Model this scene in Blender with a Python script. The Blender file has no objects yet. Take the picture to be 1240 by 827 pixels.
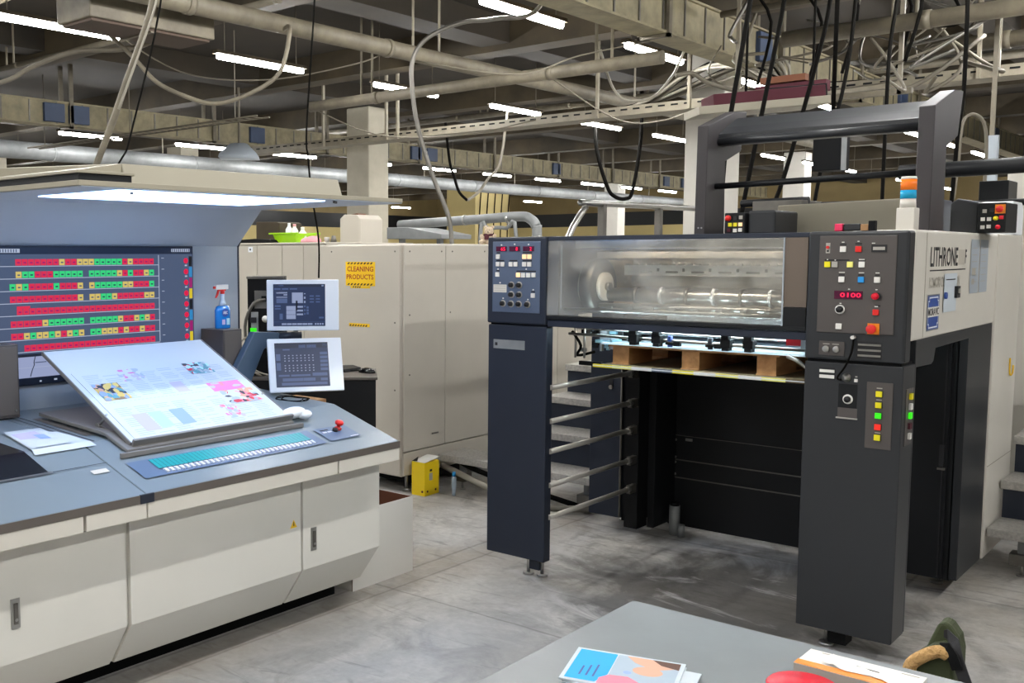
import bpy, bmesh, math, random
from mathutils import Matrix, Vector
random.seed(7)
PI = math.pi
scene = bpy.context.scene
COL = scene.collection

# ------------------------------------------------------------------ materials
def lin(h):
    h = h.lstrip('#')
    out = []
    for i in (0, 2, 4):
        c = int(h[i:i+2], 16) / 255
        out.append(c / 12.92 if c <= .04045 else ((c + .055) / 1.055) ** 2.4)
    return tuple(out) + (1,)

def mat(name, col, rough=.5, metal=0.0, var=0.0, scale=6.0, col2=None, bump=0.0, spec=.5, coat=0.0, stretch=None, bscale=None):
    m = bpy.data.materials.new(name); m.use_nodes = True
    nt = m.node_tree; b = nt.nodes['Principled BSDF']
    c = lin(col)
    b.inputs['Base Color'].default_value = c
    b.inputs['Roughness'].default_value = rough
    b.inputs['Metallic'].default_value = metal
    b.inputs['Specular IOR Level'].default_value = spec
    b.inputs['Coat Weight'].default_value = coat
    if var > 0 or bump > 0:
        tc = nt.nodes.new('ShaderNodeTexCoord'); mp = nt.nodes.new('ShaderNodeMapping')
        nt.links.new(tc.outputs['Object'], mp.inputs['Vector'])
        if stretch: mp.inputs['Scale'].default_value = stretch
        no = nt.nodes.new('ShaderNodeTexNoise'); no.inputs['Scale'].default_value = scale
        no.inputs['Detail'].default_value = 6; no.inputs['Roughness'].default_value = .6
        nt.links.new(mp.outputs['Vector'], no.inputs['Vector'])
        if var > 0:
            mx = nt.nodes.new('ShaderNodeMix'); mx.data_type = 'RGBA'
            rp = nt.nodes.new('ShaderNodeValToRGB')
            rp.color_ramp.elements[0].position = .35; rp.color_ramp.elements[1].position = .7
            nt.links.new(no.outputs['Fac'], rp.inputs['Fac'])
            nt.links.new(rp.outputs['Color'], mx.inputs['Factor'])
            c2 = lin(col2) if col2 else tuple(x * (1 - var) for x in c[:3]) + (1,)
            mx.inputs['A'].default_value = c; mx.inputs['B'].default_value = c2
            nt.links.new(mx.outputs['Result'], b.inputs['Base Color'])
        if bump > 0:
            bp = nt.nodes.new('ShaderNodeBump'); bp.inputs['Strength'].default_value = bump
            bp.inputs['Distance'].default_value = .01
            n2 = nt.nodes.new('ShaderNodeTexNoise'); n2.inputs['Scale'].default_value = bscale or scale * 4
            nt.links.new(mp.outputs['Vector'], n2.inputs['Vector'])
            nt.links.new(n2.outputs['Fac'], bp.inputs['Height'])
            nt.links.new(bp.outputs['Normal'], b.inputs['Normal'])
    return m

def emit(name, col, strength, base='#101010'):
    m = bpy.data.materials.new(name); m.use_nodes = True
    b = m.node_tree.nodes['Principled BSDF']
    b.inputs['Base Color'].default_value = lin(base)
    b.inputs['Emission Color'].default_value = lin(col)
    b.inputs['Emission Strength'].default_value = strength
    b.inputs['Roughness'].default_value = .3
    return m

M = {}
M['dark'] = mat('dark_slate_paint', '#262c39', .42, var=.12, scale=3, spec=.35)
M['dark2'] = mat('charcoal_paint', '#2b2d30', .4, var=.12, scale=3, spec=.4)
M['black'] = mat('black_paint', '#0f1114', .5, spec=.3)
M['blackm'] = mat('matt_black', '#0c0d0f', .7, spec=.2)
M['gloss'] = mat('glossy_black', '#0b0c10', .12)
M['panelL'] = mat('grey_blue_panel', '#5d6a80', .35, metal=.2, var=.1, scale=4)
M['panelR'] = mat('brown_grey_panel', '#4f4a48', .4, var=.08, scale=4)
M['reddish'] = mat('brown_smoked_sheet', '#6f645b', .18, var=.1, scale=2)
M['cream'] = mat('cream_enamel', '#d6d2c8', .4, var=.07, scale=2.5)
M['creamD'] = mat('cream_door_enamel', '#dcdad2', .42, var=.05, scale=1.5)
M['beige'] = mat('beige_enamel', '#c2bcb0', .45, var=.08, scale=2)
M['hoodc'] = mat('hood_cream', '#938d7c', .5, var=.06, scale=2)
M['whitew'] = mat('console_white', '#a3acb5', .5, var=.03)
M['slant'] = mat('hood_reflector_white', '#c2cad4', .5, var=.03)
M['desk'] = mat('grey_laminate', '#79868f', .32, var=.06, scale=3)
M['desk2'] = mat('grey_worktop', '#7c8184', .35, var=.12, scale=5, spec=.4)
M['edge'] = mat('brown_grey_edge', '#5f5954', .4)
M['white'] = mat('white_plastic', '#e8edf2', .35)
M['paper'] = mat('white_paper', '#c4ced6', .6)
M['steel'] = mat('brushed_steel', '#a9a8a4', .28, metal=.9)
M['steeld'] = mat('dull_steel', '#77746e', .45, metal=.7, var=.3, scale=8)
M['alu'] = mat('perforated_aluminium', '#bdbab4', .45, metal=.3, var=.35, scale=60, bump=.6)
M['galv'] = mat('galvanised_sheet', '#8f9293', .55, metal=.35, var=.25, scale=5)
M['creamduct'] = mat('aged_cream_duct', '#8f866a', .6, var=.35, scale=5, col2='#6d6650')
M['pipe'] = mat('dusty_white_pipe', '#6e6757', .6, var=.4, scale=6, col2='#544e42')
M['tray'] = mat('cable_tray_paint', '#837c6c', .55, var=.3, scale=6)
M['cable'] = mat('grey_cable', '#5f594d', .6)
M['cablew'] = mat('white_cable', '#8f8a7e', .5)
M['cableb'] = mat('black_cable', '#0d0c0a', .9, spec=.1)
M['gantry'] = mat('gantry_grey_paint', '#3c393b', .45, var=.1, spec=.3)
M['fill_warm'] = emit('warm_fill_glow', '#fff2e0', 70, '#ffffff')  # warm fill glow, added to brighten the space behind the guard
M['lip'] = mat('grey_anodised_edge', '#7d7c7b', .4, metal=.2)
M['olived'] = mat('dark_olive_canvas', '#3a4226', .8, var=.2, scale=12, bump=.3)
M['ceil'] = mat('sooty_ceiling_concrete', '#2c2417', .9, var=.45, scale=.8, col2='#18140d')
M['beam'] = mat('dusty_beam_paint', '#453b29', .8, var=.4, scale=1.5, col2='#2b261b')
M['colm'] = mat('column_cream_paint', '#b3ad9c', .7, var=.2, scale=2)
M['colw'] = mat('column_white_paint', '#c6c3bb', .7, var=.12, scale=2)
M['ywall'] = mat('yellow_wall_paint', '#bfae78', .8, var=.12, scale=.6)
M['brownw'] = mat('brown_wall', '#7a6a45', .8, var=.2, scale=1)
M['wallg'] = mat('grey_wall', '#8d887c', .8, var=.2, scale=.6)
M['blue'] = mat('blue_tap_box', '#33435f', .5, var=.2)
M['yellow'] = mat('yellow_sheet', '#f0cf12', .45)
M['signy'] = mat('sign_yellow', '#f2c617', .5)
M['signr'] = mat('sign_red_text', '#a4361c', .6)
M['ink'] = mat('black_ink', '#17171a', .6)
M['wood'] = mat('pine_wood', '#b98858', .6, var=.3, scale=3, stretch=(8, 1, 8), col2='#94683d')
M['board'] = mat('brown_board', '#6a5a3e', .55, var=.3, scale=4)
M['card'] = mat('cardboard', '#a9825a', .8, var=.15)
M['cardin'] = mat('dark_cardboard', '#6a3f28', .8)
M['arm'] = mat('blue_grey_arm_paint', '#4a5c6e', .4)
M['grille'] = mat('dark_brown_grille', '#3f2f22', .7)
M['rod'] = mat('polished_bar', '#aeaba4', .35, metal=.45)
M['red'] = mat('red_plastic', '#d8231f', .35)
M['redg'] = mat('crimson_plastic', '#e0102f', .3)
M['pink'] = mat('magenta_plastic', '#e02a5a', .4)
M['orange'] = mat('orange_plastic', '#f08a20', .4)
M['yelb'] = mat('yellow_button', '#e8dc18', .4)
M['yelp'] = mat('pale_yellow_button', '#f0ea80', .4)
M['whib'] = mat('white_button', '#e4e2dc', .4)
M['gryb'] = mat('grey_button', '#a8a49c', .4)
M['blub'] = mat('blue_button', '#1d8fd6', .4)
M['warmb'] = emit('lit_cream_button', '#ffd9a0', .9, '#c0a080')
M['grnl'] = emit('lit_green_button', '#38e818', .9, '#208010')
M['redl'] = emit('lit_red_button', '#ff3020', .6, '#a02018')
M['led'] = emit('red_led', '#ff1048', 1.6)
M['leddark'] = mat('led_window', '#4a1030', .25)
M['keyb'] = mat('blue_key_panel', '#5f7390', .3)
M['cyan'] = mat('teal_scale', '#189aa0', .35)
M['key'] = mat('pale_key', '#d5dbe6', .4)
M['lime'] = mat('lime_plastic', '#9fd818', .4)
M['pinkc'] = mat('pink_cloth', '#d99aa0', .9)
M['plush'] = mat('beige_plush', '#d8c4aa', .95, var=.25, scale=60, bump=.8)
M['maroon'] = mat('maroon_cloth', '#4a1c27', .9)
M['olive'] = mat('olive_canvas', '#49512f', .8, var=.2, scale=12, bump=.3)
M['fleece'] = mat('tan_fleece', '#cfa56c', .95, var=.25, scale=30, bump=1)
M['tower_o'] = mat('orange_lens', '#f07818', .2)
M['tower_b'] = mat('cyan_lens', '#1a9cc8', .2)
M['badge'] = mat('badge_blue', '#2d4f9e', .4)
M['greyt'] = mat('pale_grey_ink', '#a9a498', .6)
M['tube'] = emit('fluorescent_tube', '#fcfbf9', 170, '#ffffff')
M['diff'] = emit('hood_diffuser', '#a2c6ff', 6.5, '#ffffff')
M['insp'] = emit('cool_fill_glow', '#d8f4ff', 60, '#ffffff')  # cool fill glow, added to brighten the bay under the rail
M['spray'] = mat('blue_cleaner_liquid', '#1c7fd0', .15, coat=.5)
M['clear'] = mat('clear_bottle_plastic', '#a9b8c6', .12)
# screens
M['s_bg'] = emit('screen_blue_grey', '#5f7196', .55)
M['s_dark'] = emit('screen_navy', '#1a2c4c', .6)
M['s_line'] = emit('screen_line_white', '#c8d4ee', .7)
M['s_red'] = emit('screen_red_cell', '#ee2b55', .8)
M['s_grn'] = emit('screen_green_cell', '#38e88a', .8)
M['s_yel'] = emit('screen_yellow_cell', '#e8cf72', .8)
M['s_lav'] = emit('screen_pale_chart', '#a9b4dc', .75)
M['s_cy'] = emit('screen_cyan', '#2f8fd0', .8)
M['s_mag'] = emit('screen_magenta', '#b0157a', .7)
M['s_yl2'] = emit('screen_full_yellow', '#e8d030', .8)
M['s_blk'] = emit('screen_black', '#15182a', .3)
M['t_bg'] = emit('touch_screen_navy', '#2a3f6c', .55)
M['t_mid'] = emit('touch_screen_steel', '#5d74a8', .6)
M['t_lt'] = emit('touch_screen_pale', '#a4b2d8', .7)
# print inks
for k, h in dict(i_mag='#d27bb8', i_dk='#3a3f4c', i_red='#c8364a', i_teal='#5f9aa8', i_blue='#8fa8dc', i_lav='#b8b4dc', i_cy='#a8dcee', i_yel='#d8c070', i_txt='#a3b4c4', i_brn='#8a7458', i_skin='#d2a48c', i_sky='#17a4ec', i_pnk='#f08298', i_hair='#5a3a2c').items():
    M[k] = mat('ink_' + k[2:], h, .6)

def plexi():
    m = bpy.data.materials.new('scuffed_clear_sheet'); m.use_nodes = True
    nt = m.node_tree; nt.nodes.clear()
    o = nt.nodes.new('ShaderNodeOutputMaterial'); mx = nt.nodes.new('ShaderNodeMixShader'); mx2 = nt.nodes.new('ShaderNodeMixShader')
    tr = nt.nodes.new('ShaderNodeBsdfTransparent'); df = nt.nodes.new('ShaderNodeBsdfDiffuse'); gl = nt.nodes.new('ShaderNodeBsdfGlossy')
    tr.inputs['Color'].default_value = (.9, .9, .88, 1); df.inputs['Color'].default_value = (.62, .6, .55, 1); gl.inputs['Roughness'].default_value = .12
    tc = nt.nodes.new('ShaderNodeTexCoord'); no = nt.nodes.new('ShaderNodeTexNoise'); no.inputs['Scale'].default_value = 5; no.inputs['Detail'].default_value = 10
    no.inputs['Distortion'].default_value = .3
    rp = nt.nodes.new('ShaderNodeMapRange'); rp.inputs[1].default_value = .4; rp.inputs[2].default_value = .75; rp.inputs[3].default_value = .06; rp.inputs[4].default_value = .4
    nt.links.new(tc.outputs['Object'], no.inputs['Vector']); nt.links.new(no.outputs['Fac'], rp.inputs[0])
    nt.links.new(rp.outputs[0], mx.inputs[0]); nt.links.new(tr.outputs[0], mx.inputs[1]); nt.links.new(df.outputs[0], mx.inputs[2])
    mx2.inputs[0].default_value = .1
    nt.links.new(mx.outputs[0], mx2.inputs[1]); nt.links.new(gl.outputs[0], mx2.inputs[2]); nt.links.new(mx2.outputs[0], o.inputs['Surface'])
    return m
M['plexi'] = plexi()

def floor_mat():
    m = bpy.data.materials.new('worn_concrete'); m.use_nodes = True
    nt = m.node_tree; b = nt.nodes['Principled BSDF']; N = nt.nodes.new; Lk = nt.links.new
    tc = N('ShaderNodeTexCoord'); sx = N('ShaderNodeSeparateXYZ'); Lk(tc.outputs['Object'], sx.inputs[0])
    def noise(s, d=8, dist=0., sc=None, off=(0, 0, 0)):
        n = N('ShaderNodeTexNoise'); n.inputs['Scale'].default_value = s; n.inputs['Detail'].default_value = d; n.inputs['Distortion'].default_value = dist
        n.inputs['Roughness'].default_value = .65
        mp = N('ShaderNodeMapping'); mp.inputs['Scale'].default_value = sc or (1, 1, 1); mp.inputs['Location'].default_value = off
        Lk(tc.outputs['Object'], mp.inputs['Vector']); Lk(mp.outputs['Vector'], n.inputs['Vector']); return n.outputs['Fac']
    def rng(src, a, b_, c=0., d=1.):
        r = N('ShaderNodeMapRange'); r.inputs[1].default_value = a; r.inputs[2].default_value = b_; r.inputs[3].default_value = c; r.inputs[4].default_value = d; Lk(src, r.inputs[0]); return r.outputs[0]
    def math_(op, a, b_=None):
        r = N('ShaderNodeMath'); r.operation = op
        for i, q in enumerate((a, b_)):
            if q is None: continue
            if isinstance(q, (int, float)): r.inputs[i].default_value = q
            else: Lk(q, r.inputs[i])
        return r.outputs[0]
    def mix(f, A, B, bt='MIX'):
        r = N('ShaderNodeMix'); r.data_type = 'RGBA'; r.blend_type = bt
        if isinstance(f, (int, float)): r.inputs['Factor'].default_value = f
        else: Lk(f, r.inputs['Factor'])
        for k, q in (('A', A), ('B', B)):
            if isinstance(q, str): r.inputs[k].default_value = lin(q)
            else: Lk(q, r.inputs[k])
        return r.outputs['Result']
    warmcool = mix(rng(noise(.45, 3, .4, off=(3, 1, 0)), .4, .6), '#b3aca0', '#a9aeb6')
    c = mix(rng(noise(1.7, 9, .8), .38, .66), warmcool, '#d3d0ca')
    c = mix(rng(noise(2.6, 10, 1.6, (1, .55, 1), (5, 2, 0)), .52, .66, 0, .55), c, '#716d68')
    c = mix(rng(noise(5, 10, 2.2, (.4, 1.6, 1), (1, 7, 0)), .56, .70, 0, .6), c, '#5d5a56')
    c = mix(rng(noise(26, 6, .2), .35, .7, 0, .35), c, '#86827c')
    # brownish dirt strip along the console and under the press
    d = math_('ABSOLUTE', math_('ADD', sx.outputs['X'], 3.12)); c = mix(math_('MULTIPLY', rng(d, .25, .0, 0, .7), rng(noise(3, 8, 1), .3, .6, .4, 1)), c, '#8d8170')
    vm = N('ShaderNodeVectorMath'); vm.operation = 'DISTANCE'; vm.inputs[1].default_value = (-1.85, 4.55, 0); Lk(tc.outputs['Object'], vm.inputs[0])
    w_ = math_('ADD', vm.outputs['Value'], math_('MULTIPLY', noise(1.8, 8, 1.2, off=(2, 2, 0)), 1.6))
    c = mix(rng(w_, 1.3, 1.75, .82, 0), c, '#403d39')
    vm2 = N('ShaderNodeVectorMath'); vm2.operation = 'DISTANCE'; vm2.inputs[1].default_value = (-2.0, 3.0, 0); Lk(tc.outputs['Object'], vm2.inputs[0])
    w2 = math_('ADD', vm2.outputs['Value'], math_('MULTIPLY', noise(1.2, 8, 1.2, off=(7, 3, 0)), 1.4))
    c = mix(rng(w2, 1.0, 2.1, .5, 0), c, '#82878e')  # bluish worn walkway, darkened further to offset uneven lamp light
    # powdery white smears left in the bay
    c = mix(math_('MULTIPLY', rng(noise(1.4, 10, 2.5, (.5, 1.5, 1), (9, 4, 0)), .55, .68, 0, .75), rng(w_, 2.4, 1.6, 0, 1)), c, '#c9c7c6')
    # joints between the cast strips
    for ax, p, wd in (('X', 3.10, .005), ('X', 3.24, .006), ('Y', -5.3, .006), ('Y', -3.6, .005), ('X', 1.3, .006)):
        d = math_('ABSOLUTE', math_('ADD', sx.outputs[ax], math_('ADD', math_('MULTIPLY', noise(6, 3), .02), p - .01)))
        c = mix(math_('MULTIPLY', rng(d, wd * 2, wd * .6, 0, .38), 1.0), c, '#3f3b37')
    Lk(c, b.inputs['Base Color'])
    Lk(rng(noise(2.5, 6), .3, .7, .35, .62), b.inputs['Roughness'])
    b.inputs['Specular IOR Level'].default_value = .35
    bp = N('ShaderNodeBump'); bp.inputs['Strength'].default_value = .12; bp.inputs['Distance'].default_value = .01
    Lk(noise(14, 6), bp.inputs['Height']); Lk(bp.outputs['Normal'], b.inputs['Normal'])
    return m
M['floor'] = floor_mat()

# ------------------------------------------------------------------ mesh builder
TXT = {}
def text_mesh(s, bold=False):
    key = s
    if key in TXT: return TXT[key]
    cu = bpy.data.curves.new('txt', 'FONT'); cu.body = s; cu.resolution_u = 2; cu.offset = .018
    o = bpy.data.objects.new('txt', cu); COL.objects.link(o)
    bpy.context.view_layer.update()
    me = bpy.data.meshes.new_from_object(o.evaluated_get(bpy.context.evaluated_depsgraph_get()))
    vs = [v.co.copy() for v in me.vertices]; fs = [tuple(p.vertices) for p in me.polygons]
    bpy.data.objects.remove(o); bpy.data.curves.remove(cu); bpy.data.meshes.remove(me)
    TXT[key] = (vs, fs); return TXT[key]

FR = lambda y: Matrix(((1, 0, 0, 0), (0, 0, -1, y), (0, 1, 0, 0), (0, 0, 0, 1)))     # faces -Y : u=x v=z
SD = lambda x: Matrix(((0, 0, 1, x), (1, 0, 0, 0), (0, 1, 0, 0), (0, 0, 0, 1)))      # faces +X : u=y v=z
TP = lambda z: Matrix.Translation((0, 0, z))
def frame(o, u, v):
    u = Vector(u).normalized(); v = Vector(v); n = u.cross(v).normalized(); v = n.cross(u)
    m = Matrix.Identity(4)
    for i in range(3): m[i][0] = u[i]; m[i][1] = v[i]; m[i][2] = n[i]; m[i][3] = o[i]
    return m

class MB:
    def __init__(s, off=(0, 0, 0)):
        s.v = []; s.f = []; s.mi = []; s.sm = []; s.mats = []; s.off = Vector(off); s.T = Matrix.Identity(4)
    def _m(s, k):
        m = M[k]
        if m not in s.mats: s.mats.append(m)
        return s.mats.index(m)
    def add(s, vs, fs, k, smooth=False):
        b = len(s.v); s.v += [s.T @ Vector(v) - s.off for v in vs]; i = s._m(k)
        for f in fs: s.f.append(tuple(b + j for j in f)); s.mi.append(i); s.sm.append(smooth)
        return s
    def box(s, x0, x1, y0, y1, z0, z1, k):
        v = [(x, y, z) for x in (x0, x1) for y in (y0, y1) for z in (z0, z1)]
        return s.add(v, [(0, 1, 3, 2), (4, 6, 7, 5), (0, 4, 5, 1), (2, 3, 7, 6), (0, 2, 6, 4), (1, 5, 7, 3)], k)
    def quad(s, u0, u1, v0, v1, w, k):
        return s.add([(u0, v0, w), (u1, v0, w), (u1, v1, w), (u0, v1, w)], [(0, 1, 2, 3)], k)
    def prism(s, poly, ax, a, b, k):
        n = len(poly)
        def P(p, t): return {'x': (t, p[0], p[1]), 'y': (p[0], t, p[1]), 'z': (p[0], p[1], t)}[ax]
        v = [P(p, a) for p in poly] + [P(p, b) for p in poly]
        f = [tuple(range(n)), tuple(range(2 * n - 1, n - 1, -1))] + [(i, (i + 1) % n, n + (i + 1) % n, n + i) for i in range(n)]
        return s.add(v, f, k)
    def cyl(s, p0, p1, r, k, r1=None, n=16):
        p0 = Vector(p0); p1 = Vector(p1); r1 = r if r1 is None else r1
        d = (p1 - p0).normalized(); a = Vector((0, 0, 1)) if abs(d.z) < .9 else Vector((1, 0, 0))
        u = d.cross(a).normalized(); w = d.cross(u)
        v = []
        for c, q in ((p0, r), (p1, r1)):
            v += [c + (u * math.cos(2 * PI * i / n) + w * math.sin(2 * PI * i / n)) * q for i in range(n)]
        s.add(v, [(i, (i + 1) % n, n + (i + 1) % n, n + i) for i in range(n)], k, n > 6)
        if r > 0: s.add(v[:n], [tuple(range(n))[::-1]], k)
        if r1 > 0: s.add(v[n:], [tuple(range(n))], k)
        return s
    def tube(s, pts, r, k, n=8, sub=4):
        P = [Vector(p) for p in pts]
        if sub > 1 and len(P) > 2:
            Q = []
            for i in range(len(P) - 1):
                a = P[max(i - 1, 0)]; b = P[i]; c = P[i + 1]; d = P[min(i + 2, len(P) - 1)]
                for j in range(sub):
                    t = j / sub
                    Q.append(.5 * ((2 * b) + (c - a) * t + (2 * a - 5 * b + 4 * c - d) * t * t + (3 * b - a - 3 * c + d) * t ** 3))
            Q.append(P[-1]); P = Q
        v = []; u = None
        for i, p in enumerate(P):
            t = (P[min(i + 1, len(P) - 1)] - P[max(i - 1, 0)]).normalized()
            if u is None:
                a = Vector((0, 0, 1)) if abs(t.z) < .9 else Vector((1, 0, 0)); u = t.cross(a).normalized()
            else: u = (u - t * u.dot(t)).normalized()
            w = t.cross(u)
            v += [p + (u * math.cos(2 * PI * j / n) + w * math.sin(2 * PI * j / n)) * r for j in range(n)]
        f = [(i * n + j, i * n + (j + 1) % n, (i + 1) * n + (j + 1) % n, (i + 1) * n + j) for i in range(len(P) - 1) for j in range(n)]
        f += [tuple(range(n))[::-1], tuple(len(v) - n + j for j in range(n))]
        return s.add(v, f, k, True)
    def lathe(s, prof, c, k, n=20, ax=(0, 0, 1), sx=1, sy=1):
        if len(prof) == 2 and prof[0][0] == 0 and prof[0][1] == prof[1][1]:
            return s.add([(c[0] + prof[1][0] * sx * math.cos(2 * PI * i / n), c[1] + prof[1][0] * sy * math.sin(2 * PI * i / n), c[2]) for i in range(n)], [tuple(range(n))], k)
        c = Vector(c); v = []; q = Vector((0, 0, 1)).rotation_difference(Vector(ax))
        for r, z in prof:
            v += [c + q @ Vector((r * math.cos(2 * PI * i / n) * sx, r * math.sin(2 * PI * i / n) * sy, z)) for i in range(n)]
        f = [(j * n + i, j * n + (i + 1) % n, (j + 1) * n + (i + 1) % n, (j + 1) * n + i) for j in range(len(prof) - 1) for i in range(n)]
        if prof[0][0] > 1e-5: f.append(tuple(range(n))[::-1])
        if prof[-1][0] > 1e-5: f.append(tuple(len(v) - n + i for i in range(n)))
        return s.add(v, f, k, True)
    def ell(s, c, r, k, n=16, m=10, R=None):
        v = []; c = Vector(c)
        for j in range(m + 1):
            th = PI * j / m
            for i in range(n):
                p = Vector((r[0] * math.sin(th) * math.cos(2 * PI * i / n), r[1] * math.sin(th) * math.sin(2 * PI * i / n), r[2] * math.cos(th)))
                v.append(c + (R @ p if R else p))
        f = [(j * n + i, j * n + (i + 1) % n, (j + 1) * n + (i + 1) % n, (j + 1) * n + i) for j in range(m) for i in range(n)]
        return s.add(v, f, k, True)
    def text(s, t, u0, u1, v0, v1, w, k):
        vs, fs = text_mesh(t)
        xs = [p.x for p in vs]; ys = [p.y for p in vs]
        a, b, c, d = min(xs), max(xs), min(ys), max(ys)
        return s.add([(u0 + (p.x - a) / (b - a) * (u1 - u0), v0 + (p.y - c) / (d - c) * (v1 - v0), w) for p in vs], fs, k)
    def build(s, name, parent=None, bevel=0, label=None, sub=0):
        me = bpy.data.meshes.new(name)
        me.from_pydata([tuple(v) for v in s.v], [], s.f)
        for m in s.mats: me.materials.append(m)
        for p, i, q in zip(me.polygons, s.mi, s.sm): p.material_index = i; p.use_smooth = q
        bm = bmesh.new(); bm.from_mesh(me); bmesh.ops.remove_doubles(bm, verts=bm.verts, dist=1e-6)
        bmesh.ops.recalc_face_normals(bm, faces=bm.faces); bm.to_mesh(me); bm.free()
        o = bpy.data.objects.new(name, me); COL.objects.link(o)
        if parent: o.parent = parent
        elif s.off.length: o.location = s.off
        if bevel:
            b = o.modifiers.new('bevel', 'BEVEL'); b.width = bevel; b.segments = 2; b.limit_method = 'ANGLE'; b.harden_normals = False
        if sub:
            q = o.modifiers.new('sub', 'SUBSURF'); q.levels = sub; q.render_levels = sub
        if label: o['label'] = label
        return o

def bsplit(mb, name, parent=None, **k):
    # every separate piece of the builder becomes a part of its own
    par = list(range(len(mb.v)))
    def find(i):
        while par[i] != i: par[i] = par[par[i]]; i = par[i]
        return i
    for f in mb.f:
        for j in f[1:]: par[find(j)] = find(f[0])
    groups = {}
    for i, f in enumerate(mb.f): groups.setdefault(find(f[0]), []).append(i)
    out = []
    for g in groups.values():
        n = MB(mb.off); n.mats = mb.mats; mp = {}
        for i in g:
            for j in mb.f[i]:
                if j not in mp: mp[j] = len(n.v); n.v.append(mb.v[j])
            n.f.append(tuple(mp[j] for j in mb.f[i])); n.mi.append(mb.mi[i]); n.sm.append(mb.sm[i])
        out.append(n.build(name, parent, **k))
    return out

def tag(o, label, cat, group=None):
    o['label'] = label; o['category'] = cat
    if group: o['group'] = group
    return o
def thing(name, label, cat, loc, group=None):
    o = bpy.data.objects.new(name, None); COL.objects.link(o); o.location = loc; o.empty_display_size = .1
    return tag(o, label, cat, group)
def struct(o): o['kind'] = 'structure'; return o
def copy_tree(o, parent=None):
    c = o.copy(); COL.objects.link(c); c.parent = parent
    for ch in list(o.children): copy_tree(ch, c)
    return c

# ------------------------------------------------------------------ the hall
X0, X1, Y0, Y1, ZC = -30.0, 9.0, -5.0, 38.0, 4.3
struct(MB().box(X0, X1, Y0, Y1, -.2, 0, 'floor').build('floor'))
struct(MB().box(X0, X1, Y0, Y1, ZC, ZC + .2, 'ceil').build('ceiling'))
w = MB().box(X0 - .2, X0, Y0, Y1, 0, 2.75, 'ywall').box(X0 - .2, X0, Y0, Y1, 2.75, 3.35, 'black').box(X0 - .2, X0, Y0, Y1, 3.35, ZC, 'brownw')
struct(w.build('wall_left'))
w = MB().box(X0, X1, Y1, Y1 + .2, 0, 2.75, 'ywall').box(X0, X1, Y1, Y1 + .2, 2.75, 3.3, 'black').box(X0, X1, Y1, Y1 + .2, 3.3, ZC, 'brownw')
struct(w.build('wall_far'))
struct(MB().box(X1, X1 + .2, Y0, Y1, 0, ZC, 'wallg').build('wall_right'))
struct(MB().box(X0, X1, Y0 - .2, Y0, 0, ZC, 'wallg').build('wall_near'))
n = 1
for y in [0.2, 3.4, 6.7, 10.1, 13.6, 17.0, 20.6, 24.0, 27.6, 31.0, 34.5]:
    struct(MB().prism([(y - .16, ZC), (y - .16, 3.95), (y + .16, 3.95), (y + .16, ZC)], 'x', X0, X1, 'beam').build('trim_%d' % n)); n += 1
for x in [-2.6, -7.0, -11.3, -17.5, -23.7]:
    struct(MB().box(x - .2, x + .2, Y0, Y1, 4.02, ZC - .001, 'ceil').build('trim_%d' % n)); n += 1
# concrete columns
cols = [(-5.0, 11.4, .46, 'colw', 'pale square column just behind the left post of the dark press gantry', ZC),
        (-11.55, 12.75, .50, 'colm', 'thick cream square column rising behind the cleaning products cabinet', ZC),
        (-18.3, 14.1, .5, 'colm', 'cream square column rising above the console hood', ZC),
        (-16.7, 30.6, .5, 'colw', 'slim far white column beside the silver elbow duct', ZC),
        (-9.0, 25.4, .5, 'colw', 'far white column seen between the posts of the dark gantry', ZC),
        (-24.0, 12.6, .5, 'colm', 'far cream column at the left edge above the hood', ZC)]
for i, (x, y, s, m, lb, zt) in enumerate(cols):
    tag(MB((x, y, 0)).box(x - s / 2, x + s / 2, y - s / 2, y + s / 2, 0, 3.95 if abs(y-10.1) < .1 else 4.02, m).build('concrete_column', bevel=.02), lb, 'column', 'square concrete columns')
t = MB((-23, 22, 0)).box(-21.6, -20.4, 27.9, 29.9, 0, 3.9, 'ywall')
for i in range(5): t.tube([(-20.38, 28.05 + i * .42, .5), (-20.38, 28.1 + i * .42, 2.6), (-20.38, 28.2 + i * .42, 3.7)], .02, 'cableb', n=5)
tag(t.build('duct_shaft'), 'broad pale yellow shaft with cables running down, beside the silver elbow duct', 'shaft')

# fluorescent battens
lt = thing('ceiling_light', 'x', 'ceiling light', (0, 0, 0), 'fluorescent batten lights')
MB().prism([(-.035, 3.65), (-.045, 3.615), (.045, 3.615), (.035, 3.65)], 'y', -.63, .63, 'beam').build('housing', lt)
tb = MB(); tb.lathe([(0, -.60), (.024, -.595), (.028, -.58), (.028, .58), (.024, .595), (0, .60)], (0, 0, 3.59), 'tube', n=10, ax=(0, 1, 0)); tb.build('tube', lt)
bsplit(MB().cyl((0, -.5, 3.66), (0, -.5, ZC), .006, 'cable', n=5).cyl((0, .5, 3.66), (0, .5, ZC), .006, 'cable', n=5), 'hanger', lt)
rows = [(1.7, 'over the grey worktop'), (-1.6, 'over the press delivery'), (-4.85, 'between the press and the console'), (-8.1, 'over the console hood'),
        (-15.0, 'just beyond the silver overhead duct'), (-18.3, 'second past the silver overhead duct'), (-21.6, 'third past the silver overhead duct'), (-25.0, 'fourth past the silver overhead duct'), (-28.2, 'beside the left wall')]
ordn = 'nearest second third fourth fifth sixth seventh eighth ninth tenth eleventh twelfth thirteenth fourteenth fifteenth sixteenth seventeenth eighteenth'.split()
first = True
f_, pit, rol, yaw, pcx, pcy, HC = 1228.26, .0894974, -.0025245, .7443762, 435.36, 418.45, 1.6
fw = Vector((-math.sin(yaw) * math.cos(pit), math.cos(yaw) * math.cos(pit), -math.sin(pit)))
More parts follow.
